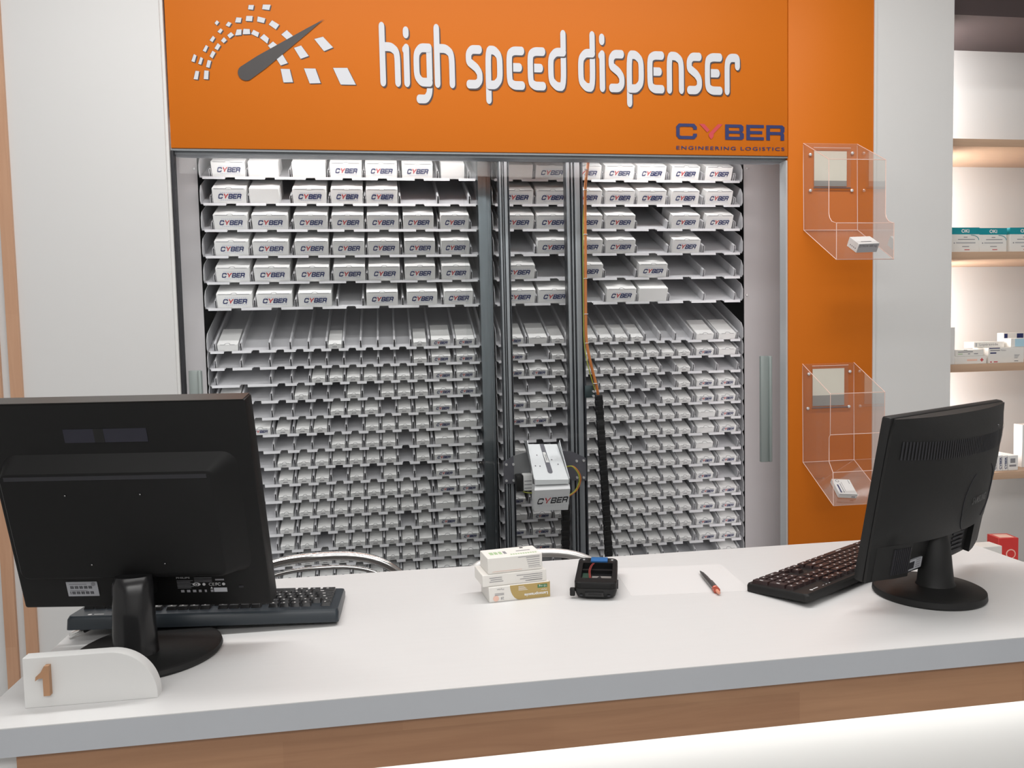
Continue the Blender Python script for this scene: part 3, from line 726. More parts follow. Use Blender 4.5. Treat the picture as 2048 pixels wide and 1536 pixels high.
rpart('cable_ties', mb, 'pale cable ties', oc)
mb = MB(); a, b = at(1169, 771, 2.59), at(1190, 795, 2.59); mb.rbox((a.x, 2.585, b.z), (b.x, 2.592, a.z), .003, mat('clamp_teal', (.05, .075, .08), .4, metal=.4))
for py in (783, 792): p = at(1187, py, 2.58); mb.cyl((p.x, 2.574, p.z), (p.x, 2.586, p.z), .004, M_screw, n=10)
rpart('chain_bracket', mb, 'dark bracket holding the cable chain')

# ------------------------------------------------------------------ service counter
HC = 1.0; CX0, CX1, CY0, CY1 = -.512, 1.175, .987, 1.521
TK = HC-at(1000, 1422, CY0).z; AB = at(1000, 1510, CY0+.012).z
ctr = thing('service_counter', 'white-topped pharmacy counter with beech apron and lit front', 'counter', (0, 1.25, 0))
CO = Vector((0, 1.25, 0))
def kpart(name, mb, label=None, parent=None):
    o = mb.build(name, parent or ctr, label)
    for v in o.data.vertices: v.co -= CO
    return o
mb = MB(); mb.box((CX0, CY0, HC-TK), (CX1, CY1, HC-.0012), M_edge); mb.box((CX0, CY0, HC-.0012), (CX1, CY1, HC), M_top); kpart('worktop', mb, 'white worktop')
mb = MB(); ax = at(33, 1520, CY0+.012).x; mb.box((ax, CY0+.012, AB), (CX1, CY0+.034, HC-TK), M_beech); kpart('apron', mb, 'beech wood apron')
mb = MB(); mb.box((CX0+.02, CY0+.10, 0), (CX1-.02, CY0+.12, HC-TK), M_white); mb.box((CX0+.02, CY0+.034, .0), (CX0+.045, CY1-.03, HC-TK), M_white); mb.box((CX1-.045, CY0+.034, 0), (CX1-.02, CY1-.03, HC-TK), M_white)
mb.box((CX0+.045, CY1-.3, .35), (CX1-.045, CY1-.04, .37), M_white)
kpart('front_board', mb, 'white front board lit from under the apron')
mb = MB(); mb.box((CX0+.03, CY0+.036, AB+.022), (at(1985, 1400, CY0+.05).x, CY0+.058, AB+.034), M_alu2); kpart('light_channel', mb, 'aluminium channel of the strip light')

# ------------------------------------------------------------------ chairs behind the counter
def chair(x, y, top, label, a=0, hw=.215, m=M_chrome):
    t = thing('chrome_chair', label, 'chair', (x, y, 0), (0, 0, R(a)), 'chairs behind the counter')
    def loop(hw, ztop, zb, r, e=2.6, yy=0.):
        pts = []
        for k in range(33):
            u = PI*k/32; c, s = math.cos(u), math.sin(u)
            pts.append((hw*math.copysign(abs(c)**(2/e), c), yy+.0, zb+(ztop-zb)*abs(s)**(2/e)))
        return MB().tube(pts, r, m, n=14)
    b1 = loop(hw, top, top-.17, .0105); b1.tube([(-hw, 0, top-.17), (-hw, .03, .46), (-hw, .06, .44)], .0105, m, n=12); b1.tube([(hw, 0, top-.17), (hw, .03, .46), (hw, .06, .44)], .0105, m, n=12)
    b1.build('back_frame', t, 'bent metal tube back')
    loop(hw-.022, top-.027, top-.17, .005, yy=.004).build('inner_hoop', t)
    mb = MB(); mb.rbox((-hw+.025, -.006, top-.30), (hw-.025, .012, top-.17), .005, M_seat); mb.build('backrest_pad', t)
    mb = MB(); mb.rbox((-.20, .02, .43), (.20, .42, .47), .015, M_seat); mb.build('seat', t)
    for sx in (-1, 1):
        for yy in (.05, .39):
            MB().tube([(sx*.19, yy, .44), (sx*.205, yy+(-.03 if yy < .2 else .02), .01)], .010, m, n=10).build('leg', t)
p = at(640, 1113, 1.78); chair(p.x-.005, 1.78, p.z, 'chrome tube chair whose arched back rises beside the left monitor', 3)
p = at(1068, 1106, 1.78); chair(p.x, 1.78, p.z, 'chair with pale curved back, mostly hidden behind the stacked medicine boxes', -4, .20, mat('satin_metal', (.78, .77, .75), .3, metal=.7))

# ------------------------------------------------------------------ monitor seen from behind, left
def frame_at(o, yaw, tilt):
    """x = screen width, y = away from the camera side, z = up the panel; leans toward the viewer"""
    return Matrix.Translation(o) @ Matrix.Rotation(yaw, 4, 'Z') @ Matrix.Rotation(tilt, 4, 'X')
mo = Vector((-.365, 1.226, Z(-.388)))+Vector((-math.sin(R(9.7)), -math.cos(R(9.7)), 0))*.012
BC = Vector((-.362, 1.190, HC))
mon = thing('monitor', 'large black monitor seen from behind, tilted on a round foot, left end of counter', 'monitor', BC)
W1, H1 = .370, .320
MM = Matrix.Translation(-BC) @ frame_at(mo, R(-9.7), R(13.8))
mb = MB(MM); mb.rbox((-W1/2, 0, 0), (W1/2, .028, H1), .004, M_plas)
mb.box((-W1/2+.014, .028, .016), (W1/2-.014, .0285, H1-.016), M_plas2)
mb.prism([(-W1/2+.003, -.0012), (-W1/2+.003, .026), (W1/2-.003, .026), (W1/2-.003, -.0012)], H1-.0002, H1+.0008, M_bronze, axis='z')
body = mb.build('housing', mon, 'flat black back housing')
x0, x1, z0, z1 = -W1/2+.020, W1/2-.054, .060, H1*.700
def rrect(x0, x1, z0, z1, r, y, n=5):
    P = []
    for cx, cz, a in ((x1-r, z1-r, 0), (x0+r, z1-r, PI/2), (x0+r, z0+r, PI), (x1-r, z0+r, 3*PI/2)):
        P += [(cx+r*math.cos(a+PI/2*k/n), y, cz+r*math.sin(a+PI/2*k/n)) for k in range(n+1)]
    return P
mb = MB(MM)
mb.loft([rrect(x0-.004, x1+.034, z0-.004, z1+.022, .022, .001), rrect(x0-.002, x1+.018, z0-.002, z1+.012, .018, -.008), rrect(x0, x1+.004, z0, z1+.002, .012, -.018), rrect(x0+.002, x1, z0+.002, z1, .010, -.020)], M_plas)
mb.box((x0+.008, -.0206, z1-.010), (x1-.006, -.0198, z1-.004), M_black)
bulge = mb.build('rear_bulge', mon, 'raised rear cover with a vent slit')
mb = MB(MM)
for u, v in ((.30, .80), (.655, .80), (.36, .14), (.715, .14)):
    X, Zz = x0+(x1-x0)*u*1.0, z0+(z1-z0)*v
    mb.cyl((X, -.0212, Zz), (X, -.0200, Zz), .0020, M_plas2, n=10); mb.cyl((X+.0005, -.0216, Zz+.0004), (X+.0005, -.0211, Zz+.0004), .0007, M_screw, n=8)
mb.build('mount_screws', bulge, 'four small mounting screws')
mb = MB(MM); a = -W1/2+.112; mb.box((a, -.0008, H1*.818), (a+.116, 0, H1*.880), mat('sticker_gloss', (.018, .018, .030), .12)); mb.box((a+.042, -.001, H1*.818), (a+.056, -.0008, H1*.880), M_plas3)
mb.build('glossy_sticker', mon, 'shiny dark sticker')
mb = MB(MM); a = -W1/2+.070; mb.box((a, -.0008, .020), (a+.046, 0, .044), M_label)
for r_, zc in ((0, .0325), (1, .0235)):
    for k in range(26):
        if (k*7+r_*3) % 5 != 0: mb.box((a+.004+k*.00135, -.0011, zc), (a+.0048+k*.00135, -.0009, zc+.0045), M_black)
for zc in (.0392, .0290): mb.box((a+.004, -.0011, zc), (a+.030, -.0009, zc+.0009), M_ink)
mb.lathe([(.0026, 0), (.0031, 0), (.0031, .0002), (.0026, .0002)], M_ink, n=20, M=Matrix.Translation((a+.040, -.0011, .0398)) @ Matrix.Rotation(PI/2, 4, 'X'))
mb.build('barcode_label', mon, 'grey barcode label')
mb = MB(MM); a = W1/2-.136; y_ = -.0009
text(mb, 'PHILIPS', (a, y_, .0545-.008), (1, 0, 0), (0, 0, 1), .0024, M_lightink, w=.0200, bold=.02)
for k in range(6): mb.box((a, y_, .0425-.0024*k), (a+(.020 if k % 2 else .024), y_+.0001, .0431-.0024*k), M_ink)
for k in range(4): mb.box((a+.026, y_, .0470-.0022*k), (a+.052, y_+.0001, .0475-.0022*k), M_ink)
eye = [(a+.0285+.006*math.cos(t_), y_, .0365+.0030*math.sin(t_)*abs(math.sin(t_))**.2) for t_ in [2*PI*k/20 for k in range(20)]]; mb.quad(eye, M_lightink)
mb.lathe([(0, 0), (.0024, 0), (.0024, .0002), (0, .0002)], M_black, n=16, M=Matrix.Translation((a+.0285, y_-.0004, .0365)) @ Matrix.Rotation(PI/2, 4, 'X'))
mb.lathe([(0, 0), (.0012, 0), (.0012, .0002), (0, .0002)], M_lightink, n=16, M=Matrix.Translation((a+.0285, y_-.0007, .0365)) @ Matrix.Rotation(PI/2, 4, 'X'))
text(mb, 'CE', (a+.0465, y_, .0340), (1, 0, 0), (0, 0, 1), .0048, M_lightink, w=.0085); text(mb, 'FC', (a+.0565, y_, .0340), (1, 0, 0), (0, 0, 1), .0048, M_lightink, w=.0075, bold=.02)
for cx in (.0395, .0685): mb.lathe([(.0014, 0), (.0023, 0), (.0023, .0002), (.0014, .0002)], M_lightink, n=16, M=Matrix.Translation((a+cx, y_, .0365)) @ Matrix.Rotation(PI/2, 4, 'X'))
for k, ww in enumerate((.005, .005, .005, .004, .003, .004)): mb.box((a+.004+k*.0088, y_, .0235), (a+.004+k*.0088+ww, y_+.0001, .0275), M_ink)
mb.box((a+.053, y_, .0235), (a+.0725, y_+.0001, .0305), M_label); mb.box((a+.057, y_, .0425), (a+.070, y_+.0001, .0450), M_ink)
mb.quad([(a+.048, y_, .0290), (a+.052, y_, .0290), (a+.050, y_, .0325)], M_lightink)
mb.build('rating_print', mon, 'grey printed rating text and approval marks')
mb = MB(MM); mb.rbox((W1/2-.046, -.0008, .0295), (W1/2-.039, .0006, .033), .0004, M_black); mb.build('lock_slot', mon)
# neck and foot
Nx, Ny = -.372+.362, 1.165-1.190
mb = MB(); rings = []
for z, rx, ry, dy in ((.006, .034, .028, 0), (.012, .031, .025, 0), (.03, .0300, .0235, 0), (.070, .0285, .0220, 0), (.112, .0270, .020, .002), (.122, .0255, .015, .006)):
    rings.append([(Nx+rx*math.cos(2*PI*k/28), Ny+dy+ry*math.sin(2*PI*k/28), z) for k in range(28)])
mb.loft(rings, M_plas2); mb.build('neck', mon, 'glossy oval neck')
mb = MB(); mb.rbox((Nx-.022, Ny+.012, .085), (Nx+.022, Ny+.050, .120), .005, M_plas); mb.build('hinge', mon)
mb = MB(); mb.lathe([(0, 0), (.099, 0), (.1015, .004), (.100, .009), (.094, .012), (0, .013)], M_plas3, n=72); mb.build('foot', mon, 'round matt foot')

# ------------------------------------------------------------------ monitor on the right, seen obliquely
so = Vector((.897, 1.232, Z(-.401)))
BS = Vector((.884, 1.184, HC))
m2 = thing('monitor', 'black monitor turned away to the right, curved back, round foot, right end of counter', 'monitor', BS)
W2, H2 = .40, .270
MS = Matrix.Translation(-BS) @ frame_at(so, R(28), R(9.8))
mb = MB(MS); mb.rbox((-W2/2, -.012, 0), (W2/2, .004, H2), .004, M_plas3); mb.box((-W2/2+.015, .004, .018), (W2/2-.015, .0045, H2-.015), M_plas2)
mb.build('bezel', m2)
mb = MB(MS); n = 24; top = []
def back_ring(z, inset, depth, e=2.):
    P = [(-W2/2+inset, -.012, z)]
    for k in range(n+1):
        u = -1+2*k/n; P.append((u*(W2/2-inset), -.016-depth*(1-abs(u)**e), z))
    P.append((W2/2-inset, -.012, z)); return P
S = [(.0005, .004, .001), (.006, .003, .004), (.058, .001, .005), (.064, .001, .024), (.10, .001, .031), (.18, .001, .034), (.235, .002, .030), (.252, .004, .022), (H2-.002, .008, .004)]
rings = [back_ring(z, i_, d_+.012, 2.4) for z, i_, d_ in S]
mb.loft(rings, M_plas3)
shell = mb.build('rear_shell', m2, 'curved rear shell')
def sd(z):
    for (a, _, d0), (b, _, d1) in zip(S[:-1], S[1:]):
        if a <= z <= b: return d0+(d1-d0)*(z-a)/(b-a)+.012
    return .02
def sy(x, z): return -.016-sd(z)*(1-abs(x/(W2/2))**2.4)
mb = MB(MS)      # vent ribs on the upper back
for k in range(60):
    x = -W2/2+.02+k*(W2-.04)/60
    mb.add([(x, sy(x, .205)-.0006, .205), (x+.003, sy(x+.003, .205)-.0006, .205), (x+.003, sy(x+.003, .234)-.0006, .234), (x, sy(x, .234)-.0006, .234)], [(0, 1, 2, 3)], M_black)
mb.build('vent_ribs', shell, 'fine vertical vent ribs')
mb = MB(MS); pts = []
cx, cz, rr = .055, .120, .062
for sgn in (0, 1):
    P = []
    for k in range(17):
        u = (PI*.5-.2)+(PI*.62)*k/16*(1) if sgn == 0 else (-PI*.5-.2)+(PI*.62)*k/16+.15
        x, z = cx+rr*math.cos(u+PI*(.28)), cz+rr*math.sin(u+PI*.28); P.append((x, sy(x, z)-.0003, z))
    mb.tube(P, .0009, M_black, n=6)
mb.build('round_cover_groove', shell, 'groove around the round rear cover')
mb = MB(MS); xw = .062; zt = .113
vs, fs = font_polys('SAMSUNG', 1., .02, 1.1); x0_, x1_ = min(v.x for v in vs), max(v.x for v in vs); k_ = xw*1.0/(x1_-x0_)
pp_ = [(cx-.030+(v.x-x0_)*k_, zt+v.y*.0125/.70) for v in vs]
mb.add([(x, sy(x, z)-.0009, z) for x, z in pp_], fs, mat('embossed_black', (.05, .05, .05), .3))
mb.build('embossed_name', shell, 'faint raised lettering')
mb = MB(MS); mb.cyl((.10, sy(.10, .242)-.001, .240), (.10, sy(.10, .242)+.003, .240), .0035, M_plas2, n=14); mb.build('lock_slot', shell)
mb = MB(MS)      # lower grilles flush with the shell, label between them
mb.prism([(-.185, -.018), (-.108, -.018), (-.108, -.0375), (-.14, -.032), (-.175, -.0225), (-.185, -.019)], .003, .064, M_plas3, axis='z')
for k in range(9):
    xk = -.150+k*.0045; yk = -.0303-(xk+.150)*.175; mb.box((xk, yk-.0012, .010), (xk+.0022, yk+.001, .054), M_black)
mb.build('lower_grille', m2, 'ribbed lower left grille')
mb = MB(MS); mb.prism([(.185, -.018), (.112, -.018), (.112, -.0375), (.14, -.032), (.175, -.0225), (.185, -.019)], .003, .064, M_plas3, axis='z'); mb.build('lower_wedge', m2)
mb = MB(MS)
for k in range(5): mb.box((.045, -.0335, .012+.008*k), (.085, -.0315, .016+.008*k), M_black)
mb.build('connector_slots', m2)
mb = MB(MS); mb.box((-.104, -.0338, .008), (-.058, -.0305, .026), M_label)
for k in range(9): mb.box((-.101+k*.0020, -.0342, .011), (-.0999+k*.0020, -.0338, .023), M_black)
for k in range(4): mb.box((-.078, -.0342, .011+.004*k), (-.064, -.0338, .0125+.004*k), M_ink)
mb.build('barcode_label', m2, 'grey barcode label')
mb = MB()
rings = []
for z, rx, ry, dx, dy in ((.010, .037, .030, .013, 0), (.020, .030, .026, .013, 0), (.045, .0275, .023, .013, .0), (.085, .024, .020, .014, .002), (.115, .020, .017, .016, .012)):
    rings.append([(dx+rx*math.cos(2*PI*k/28), dy+ry*math.sin(2*PI*k/28), z) for k in range(28)])
mb.loft(rings, M_plas3); mb.build('neck', m2, 'black tapering neck')
mb = MB(); mb.lathe([(0, 0), (.085, 0), (.0870, .003), (.0860, .0115), (.082, .0135), (.045, .016), (0, .017)], M_plas3, n=72); mb.build('foot', m2, 'round foot')

# ------------------------------------------------------------------ keyboards
def keyboard(label, loc, yaw, tilt, roll, L, D, T, mk, me, seed, rows, edge_m, curved=True):
    t = thing('keyboard', label, 'keyboard', loc, (0, 0, 0))
    t.rotation_euler = (Matrix.Rotation(yaw, 4, 'Z') @ Matrix.Rotation(roll, 4, 'Y') @ Matrix.Rotation(tilt, 4, 'X')).to_euler()
    mb = MB(); mb.loft([rrect2(0, L, 0, D, .006, 0), rrect2(0, L, 0, D, .007, T*.75), rrect2(.002, L-.002, .003, D-.001, .007, T)], edge_m)
    mb.build('case', t)
    lg_ = MB(); lg_.box((.036, .0108, T), (.050, .0128, T+.0002), M_legend)
    lg_.lathe([(.0016, 0), (.003, 0), (.003, .0002), (.0016, .0002)], M_legend, c=(.030, .0115, T), n=14)
    for k in range(3): lg_.box((.064+.010*k, .010, T), (.067+.010*k, .0115, T+.0002), M_legend)
    lg_.build('logo_print', t, 'pale printed logo and status marks')
    keys = 0
    for (xk, yk, wk, dk) in rows:
        b = MB(); z0 = T-.001; hk = .0065
        b.loft([rrect2(xk+.0006, xk+wk-.0006, yk+.0006, yk+dk-.0006, .0012, z0, 2), rrect2(xk+.0022, xk+wk-.0022, yk+.0022, yk+dk-.0022, .0012, z0+hk, 2)], mk)
        if keys < 200:
            b.box((xk+wk*.34, yk+dk*.42, z0+hk), (xk+wk*.50, yk+dk*.60, z0+hk+.0001), M_legend)
        b.build('key', t)
        keys += 1
    return t
def rrect2(x0, x1, y0, y1, r, z, n=4):
    return [(a, c, z) for a, _, c in rrect(x0, x1, y0, y1, r, 0, n)]
def layout(L, D, y_top, y_bot, mirror=True):
    """full-size layout; x=0 is the numpad end; y from the rear edge (0) to the typist"""
    K = []; u = .0186; x0 = .008; d = (y_bot-y_top)/6.15
    def Y(r): return y_top+(0 if r == 0 else d*.15)+d*r
    xs = x0
    for r in range(1, 6):      # numpad, 4 columns
        for c in range(4):
            if r == 5 and c == 2: continue
            if c == 0 and r in (3, 5): continue
            dk = d*2 if (c == 0 and r in (2, 4)) else d; wk = 2*u if (r == 5 and c == 3) else u
            xk = xs+c*u - (u if (r == 5 and c == 3) else 0)
            K.append((xk, Y(r), wk, dk))
    xs = x0+4*u+.006
    for r in (0, 1, 2):
        for c in range(3): K.append((xs+c*u, Y(r), u, d))
    K.append((xs+u, Y(4), u, d))
    for c in range(3): K.append((xs+c*u, Y(5), u, d))
    xs = x0+7*u+.012; W = 15*u
    for g in range(3):
        for c in range(4): K.append((xs+g*(4*u+.011)+c*u, Y(0), u, d))
    K.append((xs+14*u, Y(0), u, d))
    for r, ws in ((1, [2]+[1]*13), (2, [1.5]+[1]*12+[1.5]), (3, [2.25]+[1]*11+[1.75]), (4, [2.75]+[1]*10+[2.25]), (5, [1.5, 1.1, 1.1, 1.3, 6, 1.25, 1.25, 1.5])):
        x = xs
        for w_ in ws: K.append((x, Y(r), w_*u, d)); x += w_*u
    return K
kL = onz(131, 1261, HC+.022); kR = onz(677, 1244, HC+.006)
yw = math.atan2(kR.y-kL.y, kR.x-kL.x); Lk = (kR-kL).length
keyboard('glossy black keyboard with blue-grey edge under the left monitor', kL, yw, R(-5.2), math.asin((kL.z-kR.z)/Lk), Lk, .150, .020, M_key, M_key, 1, [(a*Lk/.445, b, c*Lk/.445, d) for a, b, c, d in layout(Lk, .15, .022, .138)], M_bluegrey)
kn = onz(1617, 1206, HC+.009); k2 = onz(1711, 1166, HC+.009)
yw2 = math.atan2(k2.y-kn.y, k2.x-kn.x)
# seen from its rear corner: the numpad end is nearest the camera
keyboard('flat brown-black keyboard lying askew beside the right monitor', (kn.x, kn.y, HC+.009), yw2, R(-4.2), 0, .440, .118, .013, M_key2, M_key2, 2, [(a*.985, b, c*.985, d) for a, b, c, d in layout(.44, .118, .012, .112)], M_plas3)
# feet of the keyboards rest on the counter
# usb plug and cable under the left keyboard
t = thing('usb_cable', 'coiled black cable with metal plug poking out under the left keyboard', 'cable', (-.49, 1.25, HC))
p0 = onz(139, 1272, HC+.004)-Vector((-.49, 1.25, HC))
mb = MB(); dirv = Vector((.75, .35, .25)).normalized(); mb.rbox((0, -.006, -.0022), (.020, .006, .0022), .0006, M_chrome, M=Matrix.Translation(p0) @ dirv.to_track_quat('X', 'Z').to_matrix().to_4x4()); mb.build('metal_plug', t, 'metal plug')
mb = MB(); mb.rbox((.019, -.008, -.004), (.050, .008, .004), .002, M_plas, M=Matrix.Translation(p0) @ dirv.to_track_quat('X', 'Z').to_matrix().to_4x4()); mb.build('plug_body', t)
mb = MB(); q0 = p0+dirv*.05
mb.tube(curve3([q0, q0+Vector((.02, -.015, -.008)), q0+Vector((.035, -.02, -.008)), q0+Vector((.06, -.005, -.008)), q0+Vector((.04, .012, -.006)), q0+Vector((.02, .0, -.004)), q0+Vector((.045, -.018, -.002)), q0+Vector((.09, 0, -.008)), q0+Vector((.14, .03, -.010))]), .0024, M_plas, n=8)
mb.build('cable_coil', t)

# ------------------------------------------------------------------ desk number sign
sg0, sg1 = onz(50, 1417, HC), onz(316, 1395, HC)
yws = math.atan2(sg1.y-sg0.y, sg1.x-sg0.x); Ls = (sg1-sg0).length
sign = thing('desk_sign', 'white desk sign with rounded corner and wooden number 1', 'sign', sg0, (0, 0, yws))
Hs = at(44, 1318, sg0.y).z-HC; n = 16; rx, rz = Ls*.36, Hs*.93
poly = [(0, 0), (0, Hs)]+[(Ls-rx+rx*math.sin(PI/2*k/n), Hs-rz+rz*math.cos(PI/2*k/n)) for k in range(n+1)]+[(Ls, 0)]
mb = MB(); mb.prism(poly, .0006, .0175, M_white, axis='y'); mb.prism([(a*.996+.0003, b*.99+.0003) for a, b in poly], 0, .0006, M_white, axis='y'); mb.build('board', sign)
mb = MB(); hx, hz, s_ = .0165, .0165, Hs*.60
P1 = [(.010, 0), (.0175, 0), (.0175, s_), (.0120, s_), (.0078, s_*.80), (.0018, s_*.66), (.0010, s_*.52), (.0055, s_*.60), (.010, s_*.60)]
mb.prism([(hx+a-.001, hz+b) for a, b in P1], -.007, 0, M_number, axis='y'); mb.build('number', sign, 'wooden number one')

# ------------------------------------------------------------------ medicine boxes on the counter
def med(name, label, loc, yaw, w, d, h, deco, group='medicine boxes stacked on the counter', cat='box', m=M_softbox, rot=None):
    t = tag(bpy.data.objects.new(name, None), label, cat, group); bpy.data.objects.remove(t)
    mb = MB(); mb.rbox((0, 0, 0), (w, d, h), .0008, m, seg=1); deco(mb, w, d, h)
    o = mb.build(name); o.location = loc; o.rotation_euler = rot or (0, 0, yaw); tag(o, label, cat, group); return o
E3 = .0003
def updown(mb, txt, xr, zt, h, m, w=None, y=-E3, bold=.0):   # lettering upside down on the front face, reading from the right
    text(mb, txt, (xr, y, zt), (-1, 0, 0), (0, 0, -1), h, m, w=w, bold=bold)
def deco_a(mb, w, d, h):
    n = 12; cx = w*.36
    mb.quad([(w, -E3, 0), (w, -E3, h), (cx-.002, -E3, h)]+[(cx-.002+.018*(1-math.cos(PI/2*k/n)), -E3, h*(1-math.sin(PI/2*k/n))) for k in range(n+1)], M_gold)
    mb.box((w, .0, 0), (w+E3, d*.0+.004, h), M_gold)
    updown(mb, 'Lansoprazole', w-.004, h*.36, .0048, M_box, w=.042, y=-2*E3, bold=.03)
    updown(mb, 'Mylan', w-.006, h*.56, .0022, M_box, w=.010, y=-2*E3)
    mb.box((w-.022, -2*E3, h*.66), (w-.005, -E3, h*.88), M_green); updown(mb, '15 mg', w-.007, h*.83, .0032, M_box, w=.0130, y=-3*E3)
    for k in range(4): mb.box((w*.48, -2*E3, h*(.62+.08*k)), (w*.48+.016-.002*k, -E3, h*(.62+.08*k)+.0007), M_box)
    updown(mb, '28', .026, h*.30, .0045, M_ink, w=.0055); updown(mb, 'Mylan', .026, h*.86, .0028, M_ink, w=.012)
    for k in range(2): mb.box((.010, -E3*2, h*(.44+.09*k)), (.026, -E3, h*(.44+.09*k)+.0007), M_ink)
    mb.lathe([(.0045, 0), (.005, 0), (.005, .0002), (.0045, .0002)], M_pale, n=20, M=Matrix.Translation((.012, -E3, h*.24)) @ Matrix.Rotation(PI/2, 4, 'X'))
def deco_b(mb, w, d, h):
    for x, ln_, k in ((.012, .022, 0), (.014, .020, 1), (.012, .024, 2), (.060, .046, 0), (.072, .034, 1), (.066, .040, 2), (.080, .026, 3)):
        mb.box((x, -E3*2, h*(.70-.17*k)), (x+ln_, -E3, h*(.70-.17*k)+.0008), M_ink)
    mb.box((w-.038, -E3*2, h*.18), (w-.008, -E3, h*.18+.001), M_ink)
def deco_c(mb, w, d, h):
    for k in range(5):
        mb.box((w*.70+.001*k, -E3*2, h*(.80-.13*k)), (w*.95, -E3, h*(.80-.13*k)+.0006), M_ink)
    mb.box((w*.55, -E3*2, h*.88), (w*.95, -E3, h*.88+.0006), M_ink); mb.box((w*.08, -E3*2, h*.12), (w*.62, -E3, h*.12+.0004), M_pale)
    updown(mb, 'PANTOPRAZOLE', w*.97, h*.22, .0016, M_ink, w=.022)
    for k in range(4): mb.box((w*(.10+.085*k), d*.34, h), (w*(.10+.085*k)+.0065-.0005*k, d*.62, h+E3), M_lgreen if k < 3 else M_ink)
    for x_ in range(11): mb.box((w*.45+x_*.0044, d*.16, h), (w*.45+x_*.0044+.0028, d*.26, h+E3), M_lgreen)
    mb.box((w*.72, d*.80, h), (w*.78, d*.90, h+E3), M_black); mb.box((w*.60, d*.50, h), (w*.86, d*.56, h+E3), M_ink)
A = onz(978.5, 1206, HC); B_ = onz(1100, 1192.5, HC); ya = math.atan2(B_.y-A.y, B_.x-A.x); La = (B_-A).length
med('medicine_box', 'white and gold printed medicine box, lowest of the stack on the counter', A, ya, La, .062, .0262, deco_a)
Bp = onz(966, 1173+6, HC+.0285); Bq = onz(1095, 1160+6, HC+.0285); yb = math.atan2(Bq.y-Bp.y, Bq.x-Bp.x)
Bp = A+Vector((-.0100, .0035, .0263)); med('medicine_box', 'plain white medicine box with grey text, middle of the stack on the counter', Bp, ya+R(.8), .1135, .060, .0200, deco_b)
Cp = A+Vector((.000, .008, .0464)); med('medicine_box', 'white medicine box with green print, topmost of the stack on the counter', Cp, ya+R(1.5), .0975, .054, .0275, deco_c)

# ------------------------------------------------------------------ barcode scanner shell with empty battery bay
s0, s1 = onz(1152, 1202, HC), onz(1226, 1202, HC); sc = (s0+s1)/2
ysc = R(73)
scn = thing('handheld_scanner', 'black handheld scanner lying open with blue window and wires', 'scanner', (sc.x+.003, sc.y+.004, HC), (0, 0, ysc-PI/2))
Ws, Lc, Ht = .072, .150, .030
def ring(z, inx, iny, r): return rrect2(-Ws/2+inx, Ws/2-inx, iny, Lc-iny*.5, r, z, 5)
mb = MB(); ib_ = (-.0265, .026, .0275, .116)
mb.loft([ring(.0, .010, .006, .014), ring(.004, .003, .002, .014), ring(.014, 0, 0, .012), ring(.019, 0, 0, .012)], M_plas3)
mb.build('body', scn)
mb = MB()
outer = rrect2(-Ws/2, Ws/2, .001, Lc, .012, .019, 5); o2 = [(a, b, Ht-.002) for a, b, _ in outer]; o3 = [(a*.95, Lc/2+(b-Lc/2)*.98, Ht) for a, b, _ in outer]
inn = rrect2(ib_[0], ib_[2], ib_[1], ib_[3], .003, Ht, 5); i2 = [(a, b, .0195) for a, b, _ in inn]
N = len(outer); mb.add(outer+o2+o3+inn+i2, [(k*N+i, k*N+(i+1) % N, (k+1)*N+(i+1) % N, (k+1)*N+i) for k in range(4) for i in range(N)], M_plas)
rim = mb.build('rim', scn, 'black rim around the open bay')
mb = MB(); mb.box((ib_[0], ib_[1], .0192), (ib_[2], ib_[3], .0198), M_plas2); mb.box((ib_[0]+.001, ib_[1]+.004, .0198), (ib_[0]+.014, ib_[1]+.060, .0205), M_pcb)
mb.box((ib_[0]+.018, ib_[1]+.004, .0198), (ib_[2]-.002, ib_[1]+.042, .0204), mat('bay_foil', (.20, .19, .18), .3)); mb.prism([(-.004, ib_[1]+.002), (.012, ib_[1]+.002), (.006, ib_[1]+.035)], .0204, .024, M_plas3, axis='z')
mb.box((ib_[0], ib_[1]+.058, .0198), (ib_[2], ib_[1]+.064, .026), M_plas)
mb.build('battery_bay', scn, 'empty battery bay')
for dx, mm in ((0, M_rwire), (.0022, M_rwire)):
    mb = MB(); mb.tube(curve3([(-.008+dx, ib_[3]+.002, .029), (-.012+dx, ib_[3]-.02, .030), (-.014+dx, ib_[3]-.045, .028), (-.012+dx, ib_[1]+.020, .023), (-.012+dx, ib_[1]+.012, .0205)]), .0009, mm, n=6); mb.build('wire', scn, 'thin red wire')
mb = MB(); mb.rbox((-.013, ib_[3]+.004, Ht-.001), (.018, Lc-.006, Ht+.0035), .0015, M_blue); mb.build('window', scn, 'blue window')
for sx in (-1, 1):
    mb = MB(); mb.rbox((sx*.026-.007, ib_[3]+.006, Ht-.001), (sx*.026+.007, Lc-.008, Ht+.0008), .0008, M_plas2); mb.cyl((sx*.026, ib_[3]+.016, Ht), (sx*.026, ib_[3]+.016, Ht+.002), .0022, M_screw, n=10); mb.build('corner_pad', scn)
mb = MB(); mb.rbox((-.018, -.0015, .006), (.014, .002, .014), .001, M_plas2); mb.box((-.012, -.002, .009), (.010, -.0014, .0105), M_plas3); mb.box((-.027, -.0008, .0065), (-.022, .001, .009), M_black); mb.box((.020, -.0008, .0065), (.025, .001, .009), M_black)
mb.build('charging_port', scn)
mb = MB(); mb.rbox((-Ws/2-.008, .004, .004), (-Ws/2+.001, .012, .018), .002, M_plas3); mb.build('strap_loop', scn)
mb = MB(); mb.rbox((Ws/2-.001, .03, .010), (Ws/2+.002, .062, .017), .001, M_plas2); mb.build('side_button', scn)

